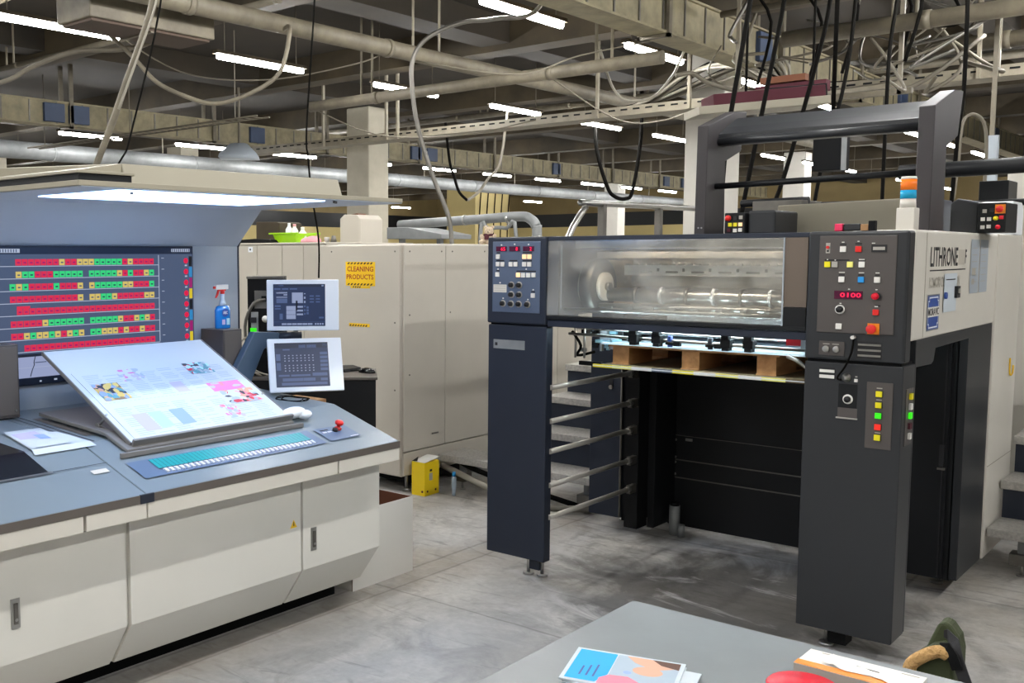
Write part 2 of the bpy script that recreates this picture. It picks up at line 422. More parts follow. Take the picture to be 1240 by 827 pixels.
r0 = Vector((math.cos(yaw), math.sin(yaw), 0)); u0 = r0.cross(fw)
cr = r0 * math.cos(rol) + u0 * math.sin(rol); cu_ = -r0 * math.sin(rol) + u0 * math.cos(rol)
for ri, (x, where) in enumerate(rows):
    k = 0
    for j in range(-4, 14):
        y = 4.93 + 2.36 * j
        if x < -10 and y < 6: continue
        if x > -2 and y > 16: continue
        if x <= -18 and j % 2: continue
        if y > 36 or (abs(x + 21.6) < .1 and 26.5 < y < 31): continue
        L = lt if first else copy_tree(lt)
        first = False
        L.location = (x, y, 0)
        L['label'] = 'white fluorescent batten, %s light in the row %s' % (ordn[k], where); k += 1
bpy.context.view_layer.update()

# overhead runs ----------------------------------------------------------
def hangers(t, pts, r=.012, top=ZC):
    for (x, y, z) in pts: t.cyl((x, y, z), (x, y, top), r, 'tray', n=6)
def busbar(x, y0, y1, z0, z1, w_, lb, blues):
    e = thing('busbar_duct', lb, 'busbar', (x, y0, z0), 'cream busbar ducts')
    b = MB((x, y0, z0)); b.box(x - w_ / 2, x + w_ / 2, y0, y1, z0, z1, 'creamduct')
    b.box(x - w_ / 2 - .03, x + w_ / 2 + .03, y0, y1, z0 - .02, z0, 'creamduct').box(x - w_ / 2 - .03, x + w_ / 2 + .03, y0, y1, z1, z1 + .02, 'creamduct')
    b.build('duct', e)
    j = MB((x, y0, z0)); y = y0 + .4; i = 0
    while y < y1:
        j.box(x - w_ / 2 - .012, x + w_ / 2 + .012, y, y + .02, z0, z1, 'steeld'); y += .42
    bsplit(j, 'joint_strip', e)
    h = MB((x, y0, z0)); y = y0 + 1.2
    while y < y1:
        h.box(x - w_ / 2 - .05, x + w_ / 2 + .05, y, y + .05, z0 - .05, z0 - .02, 'pipe')
        for s in (-1, 1): h.box(x + s * (w_ / 2 + .035) - .015, x + s * (w_ / 2 + .035) + .015, y, y + .06, z0 - .05, ZC, 'pipe')
        y += 2.6
    bsplit(h, 'hanger', e)
    for yb in blues: MB((x, y0, z0)).box(x - w_ / 2 - .04, x + w_ / 2 + .05, yb, yb + .32, z0 + .02, z1 - .02, 'blue').build('tap_off_box', e, bevel=.01, label='blue tap-off box')
busbar(-13.1, -1, 34, 3.45, 3.75, .2, 'long cream enclosed busbar duct with blue boxes running behind the console hood', [7.6, 8.0, 11.4, 15.6, 16.1, 20.8, 26.5, 27.6])
busbar(-4.2, 4.5, 34, 3.5, 3.83, .2, 'big cream enclosed busbar duct above the press, upper right', [10.3, 15.2, 21])
tag(MB((-6.3, -2, 3.5)).cyl((-6.3, -2, 3.5), (-6.3, 20, 3.5), .075, 'pipe').cyl((-6.3, 7.2, 3.5), (-6.3, 7.25, 3.5), .085, 'pipe').cyl((-6.3, 4.9, 3.5), (-6.3, 4.96, 3.5), .085, 'pipe').build('overhead_pipe'), 'thick dusty white pipe crossing the ceiling at upper left centre', 'pipe')
ee = bpy.data.objects['overhead_pipe']
b = MB((-6.3, -2, 3.5)); hangers(b, [(-6.3, y, 3.57) for y in (1, 4.2, 7.6, 8.0, 12, 16, 19)]); bsplit(b, 'hanger', ee)
def ypipe(x, y0, y1, z, r, m, lb, name='overhead_pipe', step=3.1, cat='pipe'):
    b = MB((x, y0, z)); b.cyl((x, y0, z), (x, y1, z), r, m, n=20)
    y = y0 + 1.4
    while y < y1: b.cyl((x, y, z), (x, y + .03, z), r * 1.06, m, n=20); y += step
    o = tag(b.build(name), lb, cat, 'round ducts')
    h = MB((x, y0, z)); hangers(h, [(x, y, z + r) for y in [y0 + 2 + 4 * i for i in range(int((y1 - y0) / 4))]]); bsplit(h, 'hanger', o)
def xpipe(y, x0, x1, z, r, m, lb, name='overhead_pipe', hx=None):
    b = MB((x0, y, z)); b.cyl((x0, y, z), (x1, y, z), r, m, n=16)
    x = x0 + 1
    while x < x1: b.cyl((x, y, z), (x + .06, y, z), r * 1.12, m, n=16); x += 2.2
    o = tag(b.build(name), lb, 'pipe', 'beige pipes under the ceiling')
    h = MB((x0, y, z))
    for x in hx or [x0 + .8 + 2.9 * i for i in range(int((x1 - x0) / 2.9) + 1)]:
        for d in (0, .16): h.cyl((x + d, y, z + r * .8), (x + d, y, ZC - .02), .014, 'pipe', n=6)
    bsplit(h, 'hanger', o)
ypipe(-16.2, 2, 36, 3.4, .15, 'galv', 'long silver round ventilation duct running behind the hood', 'ventilation_duct', cat='duct')
ypipe(-1.0, 14, 34, 3.0, .16, 'galv', 'silver round duct seen through the dark gantry', 'ventilation_duct', cat='duct')
xpipe(8.4, -8.5, -4.15, 3.3, .06, 'pipe', 'beige pipe crossing between the two cream busbar ducts')
xpipe(8.4, -3.12, 4, 3.3, .064, 'pipe', 'upper of the two thick beige pipes at upper right')
xpipe(10.75, -3.05, 4, 3.5, .075, 'pipe', 'lower of the two thick beige pipes at upper right')
xpipe(9.0, -3.9, 4, 3.72, .03, 'pipe', 'thin beige pipe just above the two thick ones at upper right')
xpipe(14.2, -14, -1, 3.93, .05, 'pipe', 'thin beige pipe crossing behind the perforated tray')
xpipe(6.1, -12, -6.6, 3.78, .03, 'pipe', 'thin dusty pipe above the lit batten at upper left')
xpipe(4.6, -13, -7.05, 3.86, .05, 'pipe', 'dusty pipe right under the ceiling near the brown grille box')
# perforated cable tray
e = thing('cable_tray', 'long perforated pale cable tray crossing the picture under the ceiling', 'cable tray', (-10, 10.7, 3.2))
t = MB((-10, 10.7, 3.2)); t.box(-12.4, 3, 10.55, 10.85, 3.15, 3.16, 'tray').box(-12.4, 3, 10.54, 10.55, 3.15, 3.25, 'tray').box(-12.4, 3, 10.85, 10.86, 3.15, 3.25, 'tray')
for i in range(100):
    x = -12.3 + i * .15
    t.box(x, x + .08, 10.534, 10.541, 3.205, 3.222, 'blackm')
t.build('tray', e)
h = MB((-10, 10.7, 3.2))
for x in (-10.4, -9.2, -9.0, -6.0, -4.9, -2.2, -2.05, .5): h.box(x, x + .03, 10.5, 10.54, 3.15, 4.02, 'tray')
bsplit(h, 'hanger', e)
t = MB((-10, 10.7, 3.2))
for i in range(9):
    y = 10.6 + .025 * i; z = 3.19 + .015 * (i % 3)
    t.tube([(-12, y, z), (-9, y + .02, z), (-7, y, z), (-5.6, y, z + .05), (-4.9 + .1 * i, y - .1, z + .32 + .03 * (i % 4)), (-4.3 + .05 * i, y - .2, z + .3), (-3.6, y, z + .06), (-1, y, z)], .016, ['cable', 'cablew', 'cableb'][i % 3] if i % 4 else 'cablew', n=6)
tag(t.build('cable_bundle'), 'bundle of grey and white cables lying along the perforated tray', 'cables')['kind'] = 'stuff'
# wire basket trays under busbar
for (y, z, lb) in ((8.2, 3.25, 'narrow wire cable ladder hanging over the hood'),):
    e = MB((-14, y, z))
    for d in (0, .2): e.cyl((-14.5, y + d, z), (-9.2, y + d, z), .012, 'cable', n=5)
    for i in range(36): e.cyl((-14.4 + i * .145, y, z), (-14.4 + i * .145, y + .2, z), .006, 'cable', n=4)
    for x in (-14, -11.8, -9.6): e.cyl((x, y, z), (x, y, ZC - .001), .008, 'cable', n=4)
    tag(e.build('hanging_cable_ladder'), lb, 'cable ladder', 'overhead trays')
# brown grille box
e = thing('air_vent_box', 'boxy air duct outlet with brown grille underside at upper left', 'air vent', (-6.75, 4.4, 3.3))
MB((-6.75, 4.4, 3.3)).box(-6.95, -6.5, 4.2, 5.35, 3.32, 3.7, 'pipe').box(-6.85, -6.6, 4.3, 5.2, 3.7, ZC, 'pipe').build('duct', e, bevel=.01)
g = MB((-6.75, 4.4, 3.3)).box(-6.92, -6.53, 4.23, 5.32, 3.30, 3.32, 'grille')
g.box(-6.92, -6.53, 4.75, 4.78, 3.29, 3.3, 'pipe')
g.build('grille', e, label='brown underside grille')
# emergency/unit heater hanging over hood
e = thing('hanging_reflector_lamp', 'silver trapezoid reflector hanging over the console hood', 'lamp', (-11.45, 9.85, 3.0))
MB((-11.45, 9.85, 3.0)).lathe([(.40, 3.0), (.38, 3.05), (.18, 3.2), (.1, 3.22)], (-11.45, 9.85, 0), 'whitew', n=4).build('reflector', e)
MB((-11.45, 9.85, 3.0)).cyl((-11.45, 9.85, 3.22), (-11.45, 9.85, ZC), .02, 'cable', n=6).build('rod', e)

def cable(pts, r, m, lb, name='hanging_cable', n=7, group='cables hanging from the ceiling'):
    return tag(MB(pts[0]).tube(pts, r, m, n=n, sub=6).build(name), lb, 'cable', group)
# (pixel-derived paths converted to world once; see numbers)

cable([(-4.13, 3.04, 2.95), (-4.15, 3.01, 2.75), (-4.21, 2.91, 2.43), (-4.25, 2.85, 2.23), (-4.33, 2.76, 1.93)], .017, 'pipe', 'pale conduit hanging slantwise down to the console hood, nearest of the hanging cables')
c0 = bpy.data.objects['hanging_cable']
MB((-4.13, 3.04, 2.95)).tube([(-4.13, 3.04, 2.95), (-4.1, 3.1, 3.6), (-4.1, 3.15, ZC)], .017, 'pipe', sub=4).build('upper_run', c0)
MB((-4.13, 3.04, 2.95)).tube([(-4.10, 3.05, 3.0), (-4.11, 3.02, 2.8), (-4.17, 2.93, 2.5), (-4.22, 2.87, 2.3)], .006, 'cablew', sub=4).build('taped_wire', c0)
cable([(-7.25, 4.7, 3.5), (-7.02, 4.92, 3.2), (-6.86, 5.04, 2.99), (-6.65, 5.22, 2.86), (-6.5, 5.36, 2.82), (-6.32, 5.53, 2.89), (-6.14, 5.72, 3.07), (-6.1, 5.8, 3.42), (-6.3, 5.9, 3.45)], .018, 'pipe', 'dusty white cable sagging in a deep curve under the second batten')
cable([(-8.4, 3.6, 2.8), (-7.8, 4.18, 2.99), (-7.61, 4.37, 3.12), (-7.37, 4.61, 3.24), (-7.08, 4.88, 3.26), (-7.08, 5.2, 3.4), (-7.1, 5.45, 3.8), (-7.1, 5.5, ZC - .01)], .02, 'cable', 'thick dusty cable arching at far upper left')
cable([(-4.4, 7.1, ZC - .04), (-4.5, 7.0, 3.55), (-4.76, 6.76, 3.45), (-4.95, 6.58, 3.42), (-5.14, 6.4, 3.31), (-5.22, 6.3, 3.14), (-5.21, 6.28, 2.88), (-5.15, 6.29, 2.56), (-5.05, 6.35, 2.2), (-4.94, 6.4, 1.9), (-4.91, 6.41, 1.675)], .018, 'steeld', 'long grey flexible hose looping from the ceiling down to the cream cabinet', 'flexible_hose')
cable([(-8.7, 11.2, 3.4), (-8.68, 11.27, 2.88), (-8.62, 11.3, 2.66), (-8.56, 11.33, 2.46), (-8.47, 11.4, 2.34)], .02, 'cableb', 'short black cable forming the left half of a V under the tray')
cable([(-8.47, 11.4, 2.34), (-8.36, 11.52, 2.46), (-8.27, 11.62, 2.65), (-8.17, 11.74, 2.85), (-8.1, 11.8, 3.5), (-8.1, 11.85, 3.66)], .02, 'cablew', 'white cable forming the right half of a V under the tray')
drops = [([(-2.28, 5.8, 3.5), (-2.3, 5.7, 3.04), (-2.32, 5.64, 2.72), (-2.36, 5.56, 2.2), (-2.36, 5.5, 1.7)], 'black ribbed drop cable, leftmost of those reaching the gantry'),
         ([(-2.3, 6.35, 3.6), (-2.32, 6.25, 3.14), (-2.35, 6.17, 2.75), (-2.43, 5.99, 1.88), (-2.44, 5.96, 1.7)], 'black ribbed drop cable, second from the left at the gantry'),
         ([(-2.17, 6.7, 3.6), (-2.19, 6.64, 3.17), (-2.22, 6.57, 2.84), (-2.33, 6.37, 2.09), (-2.4, 6.2, 1.7)], 'black ribbed drop cable, third from the left at the gantry'),
         ([(-2.33, 7.6, 3.6), (-2.35, 7.57, 3.06), (-2.38, 7.49, 2.66), (-2.44, 7.4, 2.32), (-2.5, 7.3, 1.7)], 'black drop cable just left of the dark hanging box'),
         ([(-2.1, 7.8, 3.6), (-2.15, 7.76, 3.08), (-2.15, 7.72, 2.72), (-2.13, 7.64, 1.7)], 'black drop cable just right of the dark hanging box'),
         ([(-1.62, 7.4, 3.5), (-1.61, 7.39, 2.67), (-1.62, 7.34, 2.36), (-1.63, 7.27, 1.7)], 'black drop cable right of the tall right gantry post')]
for p, lb in drops:
    o = cable(p, .013, 'cableb', lb, n=6)
    b = MB(p[0]); b.cyl(p[0], (p[0][0], p[0][1], ZC), .012, 'cableb', n=6)
    b.build('upper_run', o)
cable([(-8.25, 14.4, ZC - .03), (-8.2, 14.4, 3.3), (-8.07, 14.53, 2.67), (-7.97, 14.61, 2.5), (-7.84, 14.72, 2.47), (-7.77, 14.8, 2.6), (-7.7, 14.9, 3.4), (-7.7, 14.9, ZC - .03)], .03, 'cableb', 'black cable loop hanging below the far busbar')
cable([(-4.9, 8.65, 3.5), (-4.85, 8.7, 3.28), (-4.79, 8.74, 3.12), (-4.7, 8.81, 3.03), (-4.53, 8.97, 3.06), (-4.4, 9.12, 3.27), (-4.33, 9.21, 3.5), (-4.3, 9.3, 3.52)], .012, 'cablew', 'thin white cable looping below the big busbar')
cable([(-1.78, 8.0, 1.9), (-1.76, 8.01, 2.18), (-1.75, 8.05, 2.49), (-1.69, 8.11, 2.55), (-1.63, 8.16, 2.43), (-1.62, 8.15, 2.0)], .012, 'cable', 'thin green-grey cable looping up at the far right')
cable([(-5.3, 3.35, 1.85), (-5.16, 3.51, 2.15), (-5.11, 3.57, 2.35), (-4.95, 3.7, 3.2), (-4.9, 3.75, ZC - .01)], .006, 'cableb', 'thin black cable rising behind the left part of the hood')
cable([(-4.62, 4.63, 1.45), (-4.62, 4.63, 1.7), (-4.67, 4.62, 1.99), (-4.7, 4.62, 2.22), (-4.72, 4.63, 2.43), (-4.7, 4.7, 3.4), (-4.7, 4.7, ZC - .01)], .006, 'cableb', 'thin black cable dropping in front of the back cabinets')
cable([(-3.69, 7.7, 3.0), (-3.6, 7.8, 3.02), (-3.49, 7.87, 2.94), (-3.27, 8.07, 2.87), (-3.0, 8.31, 2.89), (-2.76, 8.53, 2.84), (-2.3, 8.9, 2.9), (-1.9, 9.3, 3.3)], .018, 'cable', 'sagging grey cable among the tangle above the gantry')
cable([(-9.0, 6.0, 3.9), (-8.2, 6.3, 3.4), (-7.3, 6.6, 3.25), (-6.5, 7.0, 3.35), (-6.3, 7.3, 3.5)], .007, 'cable', 'thin cable swinging from the thick white pipe to the left')
cable([(-6.3, 7.6, 3.44), (-5.4, 8.0, 3.25), (-4.9, 8.3, 3.4), (-4.2, 8.6, 3.5)], .007, 'cable', 'thin pale cable slung from the thick white pipe to the big busbar')
cable([(-9.4, 9.4, 3.45), (-8.6, 9.7, 3.1), (-7.6, 10.1, 3.05), (-6.8, 10.5, 3.2)], .008, 'cable', 'grey cable slung from a pipe to the perforated tray near the cream column')
cable([(-5.9, 9.4, 3.45), (-5.3, 9.7, 3.0), (-4.9, 10.0, 2.98), (-4.5, 10.4, 3.2)], .008, 'cable', 'white cable dipping beside the big busbar bracket')
e = thing('ceiling_tangle', 'untidy tangle of brackets, red boxes and wires above the dark gantry', 'wiring', (-3.2, 8.4, 3.0))
b = MB((-3.2, 8.4, 3.0)); rnd = random.Random(3)
for i in range(20):
    x = -3.7 + rnd.random() * 1.9; y = 8.1 + rnd.random() * 1.1; z = 2.85 + rnd.random() * .5
    b.tube([(x, y, z), (x + rnd.uniform(-.3, .3), y + rnd.uniform(-.2, .2), z + rnd.uniform(-.15, .1)), (x + rnd.uniform(-.5, .5), y + .2, z + rnd.uniform(0, .3)), (x + rnd.uniform(-.5, .5), y + .3, z + rnd.uniform(.2, .6))], rnd.choice([.008, .012, .016]), rnd.choice(['cable', 'cableb', 'cable', 'pipe', 'steeld']), n=5, sub=6)
o = b.build('wires', e); o['kind'] = 'stuff'
b = MB((-3.2, 8.4, 3.0)); b.box(-3.3, -2.75, 8.3, 8.4, 2.86, 2.94, 'maroon').box(-3.25, -2.9, 8.28, 8.36, 2.95, 3.0, 'cardin').box(-3.6, -2.2, 8.5, 8.56, 2.8, 2.84, 'pipe')
for x in (-3.55, -2.3): b.box(x, x + .03, 8.5, 8.53, 2.8, ZC, 'tray')
b.build('bracket', e)
b = MB((-3.2, 8.4, 3.0))
for x, y in ((-3.4, 8.6), (-3.1, 8.9), (-2.7, 8.5), (-2.4, 8.8), (-2.2, 8.3)):
    b.tube([(x, y, 3.0), (x + .1, y, 3.5), (x - .1, y, 3.9), (x, y, ZC)], .013, 'cableb', n=6)
b.build('riser', e)
# light tray with crumpled sheet above the gantry
e = thing('overhead_shelf', 'pale flat strip shelf with dark cloth hanging just above the gantry beam', 'shelf', (-2.5, 6.4, 2.5))
b = MB((-2.5, 6.4, 2.5)); b.T = frame((-2.78, 6.14, 2.46), (.6, .56, .07), (0, 0, 1))
b.box(0, .82, 0, .05, -.3, 0, 'hoodc').box(.1, .8, .05, .12, -.25, -.02, 'maroon').box(.45, .82, .05, .13, -.28, -.04, 'blackm')
b.build('strip', e, bevel=.004)
b = MB((-2.5, 6.4, 2.5))
for p in ((-2.6, 6.4), (-2.3, 6.7)): b.cyl((p[0], p[1], 2.55), (p[0], p[1], ZC), .008, 'cableb', n=6)
b.build('hanger', e)

# ------------------------------------------------------------------ cream cabinets
e = thing('cleaning_products_cabinet', 'tall cream steel cabinet with yellow cleaning products sign', 'cabinet', (-4.65, 6.5, 0))
off = (-4.65, 6.5, 0)
MB(off).box(-5.10, -4.32, 5.1, 8.2, .115, 1.665, 'beige').box(-5.1, -4.3, 5.3, 8.2, 1.655, 1.672, 'cream').build('body', e, bevel=.006)
MB(off).box(-4.98, -4.32, 5.08, 5.1, .125, 1.66, 'beige').build('front_panel', e, bevel=.004)
for y0, y1 in ((5.105, 5.545), (5.55, 6.15), (6.155, 7.0), (7.005, 8.19)): MB(off).box(-4.32, -4.302, y0, y1, .285, 1.66, 'beige').build('side_panel', e, bevel=.004)
MB(off).box(-4.32, -4.302, 5.105, 8.19, .125, .278, 'beige').build('lower_side_panel', e, bevel=.003)
b = MB(off); b.T = SD(-4.302)
for u, v in ((5.16, 1.62), (5.16, 1.2), (5.5, 1.62), (5.6, 1.2), (5.62, 1.62), (5.16, .8), (6.0, 1.62)): b.cyl((u, v, 0), (u, v, .003), .006, 'steeld', n=8)
b.T = FR(5.08)
for u, v in ((-4.94, 1.62), (-4.36, 1.62), (-4.36, 1.15), (-4.36, .7), (-4.94, .7), (-4.4, .25)): b.cyl((u, v, 0), (u, v, .003), .006, 'steeld', n=8)
b.build('screws', e)
MB(off).box(-4.302, -4.298, 5.4, 5.47, .37, .38, 'steeld').build('maker_plate', e)
for x, y in ((-4.36, 5.2), (-4.36, 7.9), (-5.0, 5.2), (-5.0, 7.9)):
    b = MB(off); b.cyl((x, y, .02), (x, y, .13), .012, 'steel').cyl((x, y, 0), (x, y, .022), .03, 'steel', r1=.02); b.build('levelling_foot', e)
MB(off).box(-4.9, -4.4, 5.3, 7.9, .03, .11, 'blackm').build('underframe', e)
b = MB(off); b.T = FR(5.0795)
b.box(-4.805, -4.535, 1.388, 1.551, 0, .002, 'signy')
b.text('CLEANING', -4.79, -4.55, 1.485, 1.52, .003, 'signr').text('PRODUCTS', -4.795, -4.548, 1.432, 1.466, .003, 'signr')
def hazard(b, u0, u1, v0, v1, n, w=.003):
    s = (u1 - u0) / n
    for i in range(n):
        b.add([(u0 + i * s, v0, w), (u0 + i * s + s * .5, v0, w), (u0 + i * s + s * .9, v1, w), (u0 + i * s + s * .4, v1, w)], [(0, 1, 2, 3)], 'ink')
hazard(b, -4.79, -4.55, 1.534, 1.547, 8); hazard(b, -4.79, -4.55, 1.392, 1.405, 8)
b.box(-4.76, -4.58, 1.372, 1.386, 0, .002, 'signy'); hazard(b, -4.74, -4.66, 1.374, 1.386, 4)
b.build('cleaning_products_sign', e, label='yellow sign reading CLEANING PRODUCTS')
b = MB(off); b.T = FR(5.0795); b.box(-4.775, -4.585, 1.11, 1.132, 0, .002, 'signy'); hazard(b, -4.77, -4.6, 1.112, 1.124, 7); b.build('hazard_tape', e)

e = thing('storage_cabinet', 'row of low beige cabinets standing between the console and the sign cabinet', 'cabinet', (-5.6, 5.6, 0))
off = (-5.6, 5.6, 0)
MB(off).box(-6.35, -5.13, 5.22, 6.2, 0, 1.685, 'beige').box(-6.35, -5.13, 5.2, 6.2, 1.675, 1.69, 'beige').build('body', e, bevel=.004)
for a, c in ((-6.3, -5.86), (-5.85, -5.58), (-5.572, -5.35), (-5.343, -5.14)): MB(off).box(a, c, 5.2, 5.22, .06, 1.67, 'beige').build('door', e, bevel=.004)
b = MB(off); b.T = FR(5.198); b.box(-5.95, -5.9, 1.62, 1.66, 0, .002, 'white').cyl((-5.925, 1.64, .002), (-5.925, 1.64, .005), .008, 'ink', n=8); b.build('lock_plate', e)

# things on top of the cabinets
b = MB((-6.05, 5.5, 1.69)); b.prism([(-6.2, 1.69), (-5.93, 1.69), (-5.925, 1.85), (-5.96, 1.86), (-6.2, 1.865)], 'y', 5.5, 5.75, 'beam')
tag(b.build('metal_box', bevel=.006), 'grey brown metal box on the beige cabinets left of the green basket', 'box')
b = MB((-6.1, 5.35, 1.69)); b.prism([(-6.35, 1.692), (-5.8, 1.692), (-5.82, 1.715), (-6.0, 1.725), (-6.3, 1.712)], 'y', 5.3, 5.42, 'blackm')
tag(b.build('black_tray', bevel=.004), 'flat black tray lying in front of the grey metal box', 'tray')
e = thing('plastic_basket', 'lime green plastic basket on top of the beige cabinets', 'basket', (-5.73, 5.45, 1.69))
b = MB((-5.73, 5.45, 1.69)); 
o_, i_ = [], []
def taper(b, x0, x1, y0, y1, z0, z1, d, m, th=.006):
    v = [(x0, y0, z0), (x1, y0, z0), (x1, y1, z0), (x0, y1, z0), (x0 - d, y0 - d, z1), (x1 + d, y0 - d, z1), (x1 + d, y1 + d, z1), (x0 - d, y1 + d, z1)]
    q = [(x0 + th, y0 + th, z0 + th), (x1 - th, y0 + th, z0 + th), (x1 - th, y1 - th, z0 + th), (x0 + th, y1 - th, z0 + th), (x0 - d + th, y0 - d + th, z1), (x1 + d - th, y0 - d + th, z1), (x1 + d - th, y1 + d - th, z1), (x0 - d + th, y1 + d - th, z1)]
    f = [(0, 3, 2, 1)] + [(i, (i + 1) % 4, 4 + (i + 1) % 4, 4 + i) for i in range(4)] + [(4 + i, 4 + (i + 1) % 4, 12 + (i + 1) % 4, 12 + i) for i in range(4)] + [(8 + i, 12 + i, 12 + (i + 1) % 4, 8 + (i + 1) % 4) for i in range(4)] + [(8, 9, 10, 11)]
    b.add(v + q, f, m)
taper(b, -5.83, -5.61, 5.38, 5.56, 1.69, 1.762, .02, 'lime'); b.build('tub', e)
b = MB((-5.73, 5.45, 1.69)); b.box(-5.88, -5.56, 5.345, 5.36, 1.757, 1.768, 'lime').box(-5.88, -5.56, 5.58, 5.595, 1.757, 1.768, 'lime'); b.build('rim', e, bevel=.002)
for x, h, r, m, lb in ((-5.78, 1.845, .028, 'white', 'white bottle standing in the green basket, leftmost'), (-5.72, 1.835, .03, 'whib', 'white bottle with pink cap in the green basket'), (-5.63, 1.81, .035, 'whib', 'squat white bottle in the green basket, rightmost')):
    e = thing('bottle', lb, 'bottle', (x, 5.47, 1.697), 'bottles in the green basket')
    b = MB((x, 5.47, 1.697)); b.lathe([(0, 0), (r, 0), (r, h - 1.697 - .05), (r * .45, h - 1.697 - .025), (r * .4, h - 1.697 - .015)], (x, 5.47, 1.697), m); b.build('bottle_body', e)
    b = MB((x, 5.47, 1.697)); b.lathe([(r * .42, h - 1.697 - .018), (r * .42, h - 1.697), (0, h - 1.697)], (x, 5.47, 1.697), 'pinkc' if 'pink' in lb else m); b.build('cap', e)
b = MB((-5.4, 5.3, 1.69)); b.ell((-5.39, 5.34, 1.7), (.075, .06, .04), 'pinkc', 14, 8); b.ell((-5.43, 5.32, 1.697), (.05, .05, .03), 'pinkc', 12, 8)
tag(b.build('cloth'), 'crumpled pink cloth beside the green basket', 'cloth')
e = thing('white_jars', 'small clutter of grey parts beside the pink cloth', 'parts', (-5.28, 5.4, 1.69))
b = MB((-5.28, 5.4, 1.69)); b.lathe([(0, 0), (.02, 0), (.02, .04), (0, .04)], (-5.3, 5.4, 1.69), 'gryb').lathe([(0, 0), (.025, 0), (.015, .05), (0, .05)], (-5.25, 5.42, 1.69), 'steeld'); b.build('parts', e)
e = thing('enclosure', 'tall beige chamfered enclosure standing behind the sign cabinet', 'cabinet', (-5.83, 6.4, 0))
MB((-5.83, 6.4, 0)).prism([(-5.95, 0), (-5.72, 0), (-5.72, 1.895), (-5.76, 1.93), (-5.90, 1.935), (-5.95, 1.9)], 'y', 6.22, 6.5, 'beige').build('body', e, bevel=.006)
MB((-5.83, 6.4, 0)).prism([(-5.9, 1.936), (-5.8, 1.931), (-5.83, 1.945)], 'y', 6.3, 6.4, 'cardin').build('latch', e)
# white cooker-hood shaped guard and silver elbow duct
e = thing('white_guard', 'white wedge-shaped machine guard behind the sign cabinet', 'machine guard', (-6.6, 8.2, 0))
MB((-6.6, 8.2, 0)).prism([(-6.98, 1.76), (-6.26, 1.755), (-6.26, 1.80), (-6.7, 1.875), (-6.98, 1.88)], 'y', 8.0, 8.5, 'galv').build('cover', e, bevel=.005)
b = MB((-6.6, 8.2, 0))
for x in (-6.9, -6.4): b.box(x, x + .05, 8.1, 8.15, 0, 1.77, 'galv')
b.build('post', e)
b = MB((-5.6, 8.7, 0)); b.tube([(-7.4, 8.7, 1.93), (-6.4, 8.7, 1.96), (-5.82, 8.7, 1.98), (-5.68, 8.7, 1.95), (-5.61, 8.7, 1.87), (-5.6, 8.7, 1.7), (-5.6, 8.7, .1)], .05, 'galv', n=16, sub=6)
for x in (-6.5, -5.95): b.cyl((x, 8.7, 1.957), (x + .02, 8.7, 1.96), .056, 'steel')
b.cyl((-5.6, 8.7, 1.76), (-5.6, 8.7, 1.78), .056, 'steel').cyl((-5.6, 8.7, 0), (-5.6, 8.7, .1), .07, 'steel')
tag(b.build('elbow_duct'), 'silver round duct with an elbow rising behind the teddy bear', 'duct')
b = MB((-5.9, 8.4, 0)); b.tube([(-6.22, 8.6, 0.02), (-6.22, 8.6, 1.78), (-6.12, 8.6, 1.86), (-5.9, 8.6, 1.86), (-5.78, 8.6, 1.78), (-5.78, 8.6, 0.02)], .02, 'galv', n=10, sub=4)
tag(b.build('pipe_hoop'), 'pale round-cornered tube hoop left of the teddy bear', 'frame')
# teddy
e = thing('teddy_bear', 'small beige teddy bear with maroon scarf sitting on the cream cabinet', 'soft toy', (-4.42, 6.22, 1.672))
off = (-4.42, 6.22, 1.672); S = 1.0
def Q(x, y, z): return (off[0] + x, off[1] + y, off[2] + z)
b = MB(off)
b.ell(Q(0, 0, .04), (.042, .036, .045), 'plush'); b.ell(Q(.005, -.008, .098), (.036, .033, .033), 'plush'); b.ell(Q(.018, -.034, .088), (.016, .014, .013), 'plush', 10, 8)
for s in (-1, 1):
    b.ell(Q(.0 + s * .028, s * .006, .128), (.013, .008, .013), 'plush', 10, 8)
    b.ell(Q(s * .045, -.012 + s * .01, .05), (.016, .016, .03), 'plush', 10, 8, Matrix.Rotation(s * .5, 3, 'Y'))
    b.ell(Q(s * .034, -.035 + s * .006, .018), (.019, .034, .018), 'plush', 10, 8)
b.build('body', e)
b = MB(off); b.ell(Q(.024, -.047, .091), (.005, .004, .004), 'ink', 8, 6); b.ell(Q(.004, -.037, .105), (.003, .003, .003), 'ink', 8, 6); b.ell(Q(.026, -.033, .107), (.003, .003, .003), 'ink', 8, 6); b.build('face', e)
b = MB(off); b.lathe([(.034, .062), (.041, .068), (.04, .076), (.03, .08)], Q(0, -.004, 0)[:2] + (off[2],), 'maroon', n=16); b.box(off[0] - .008, off[0] + .028, off[1] - .05, off[1] - .036, off[2] + .035, off[2] + .068, 'maroon'); b.build('scarf', e, bevel=.003)

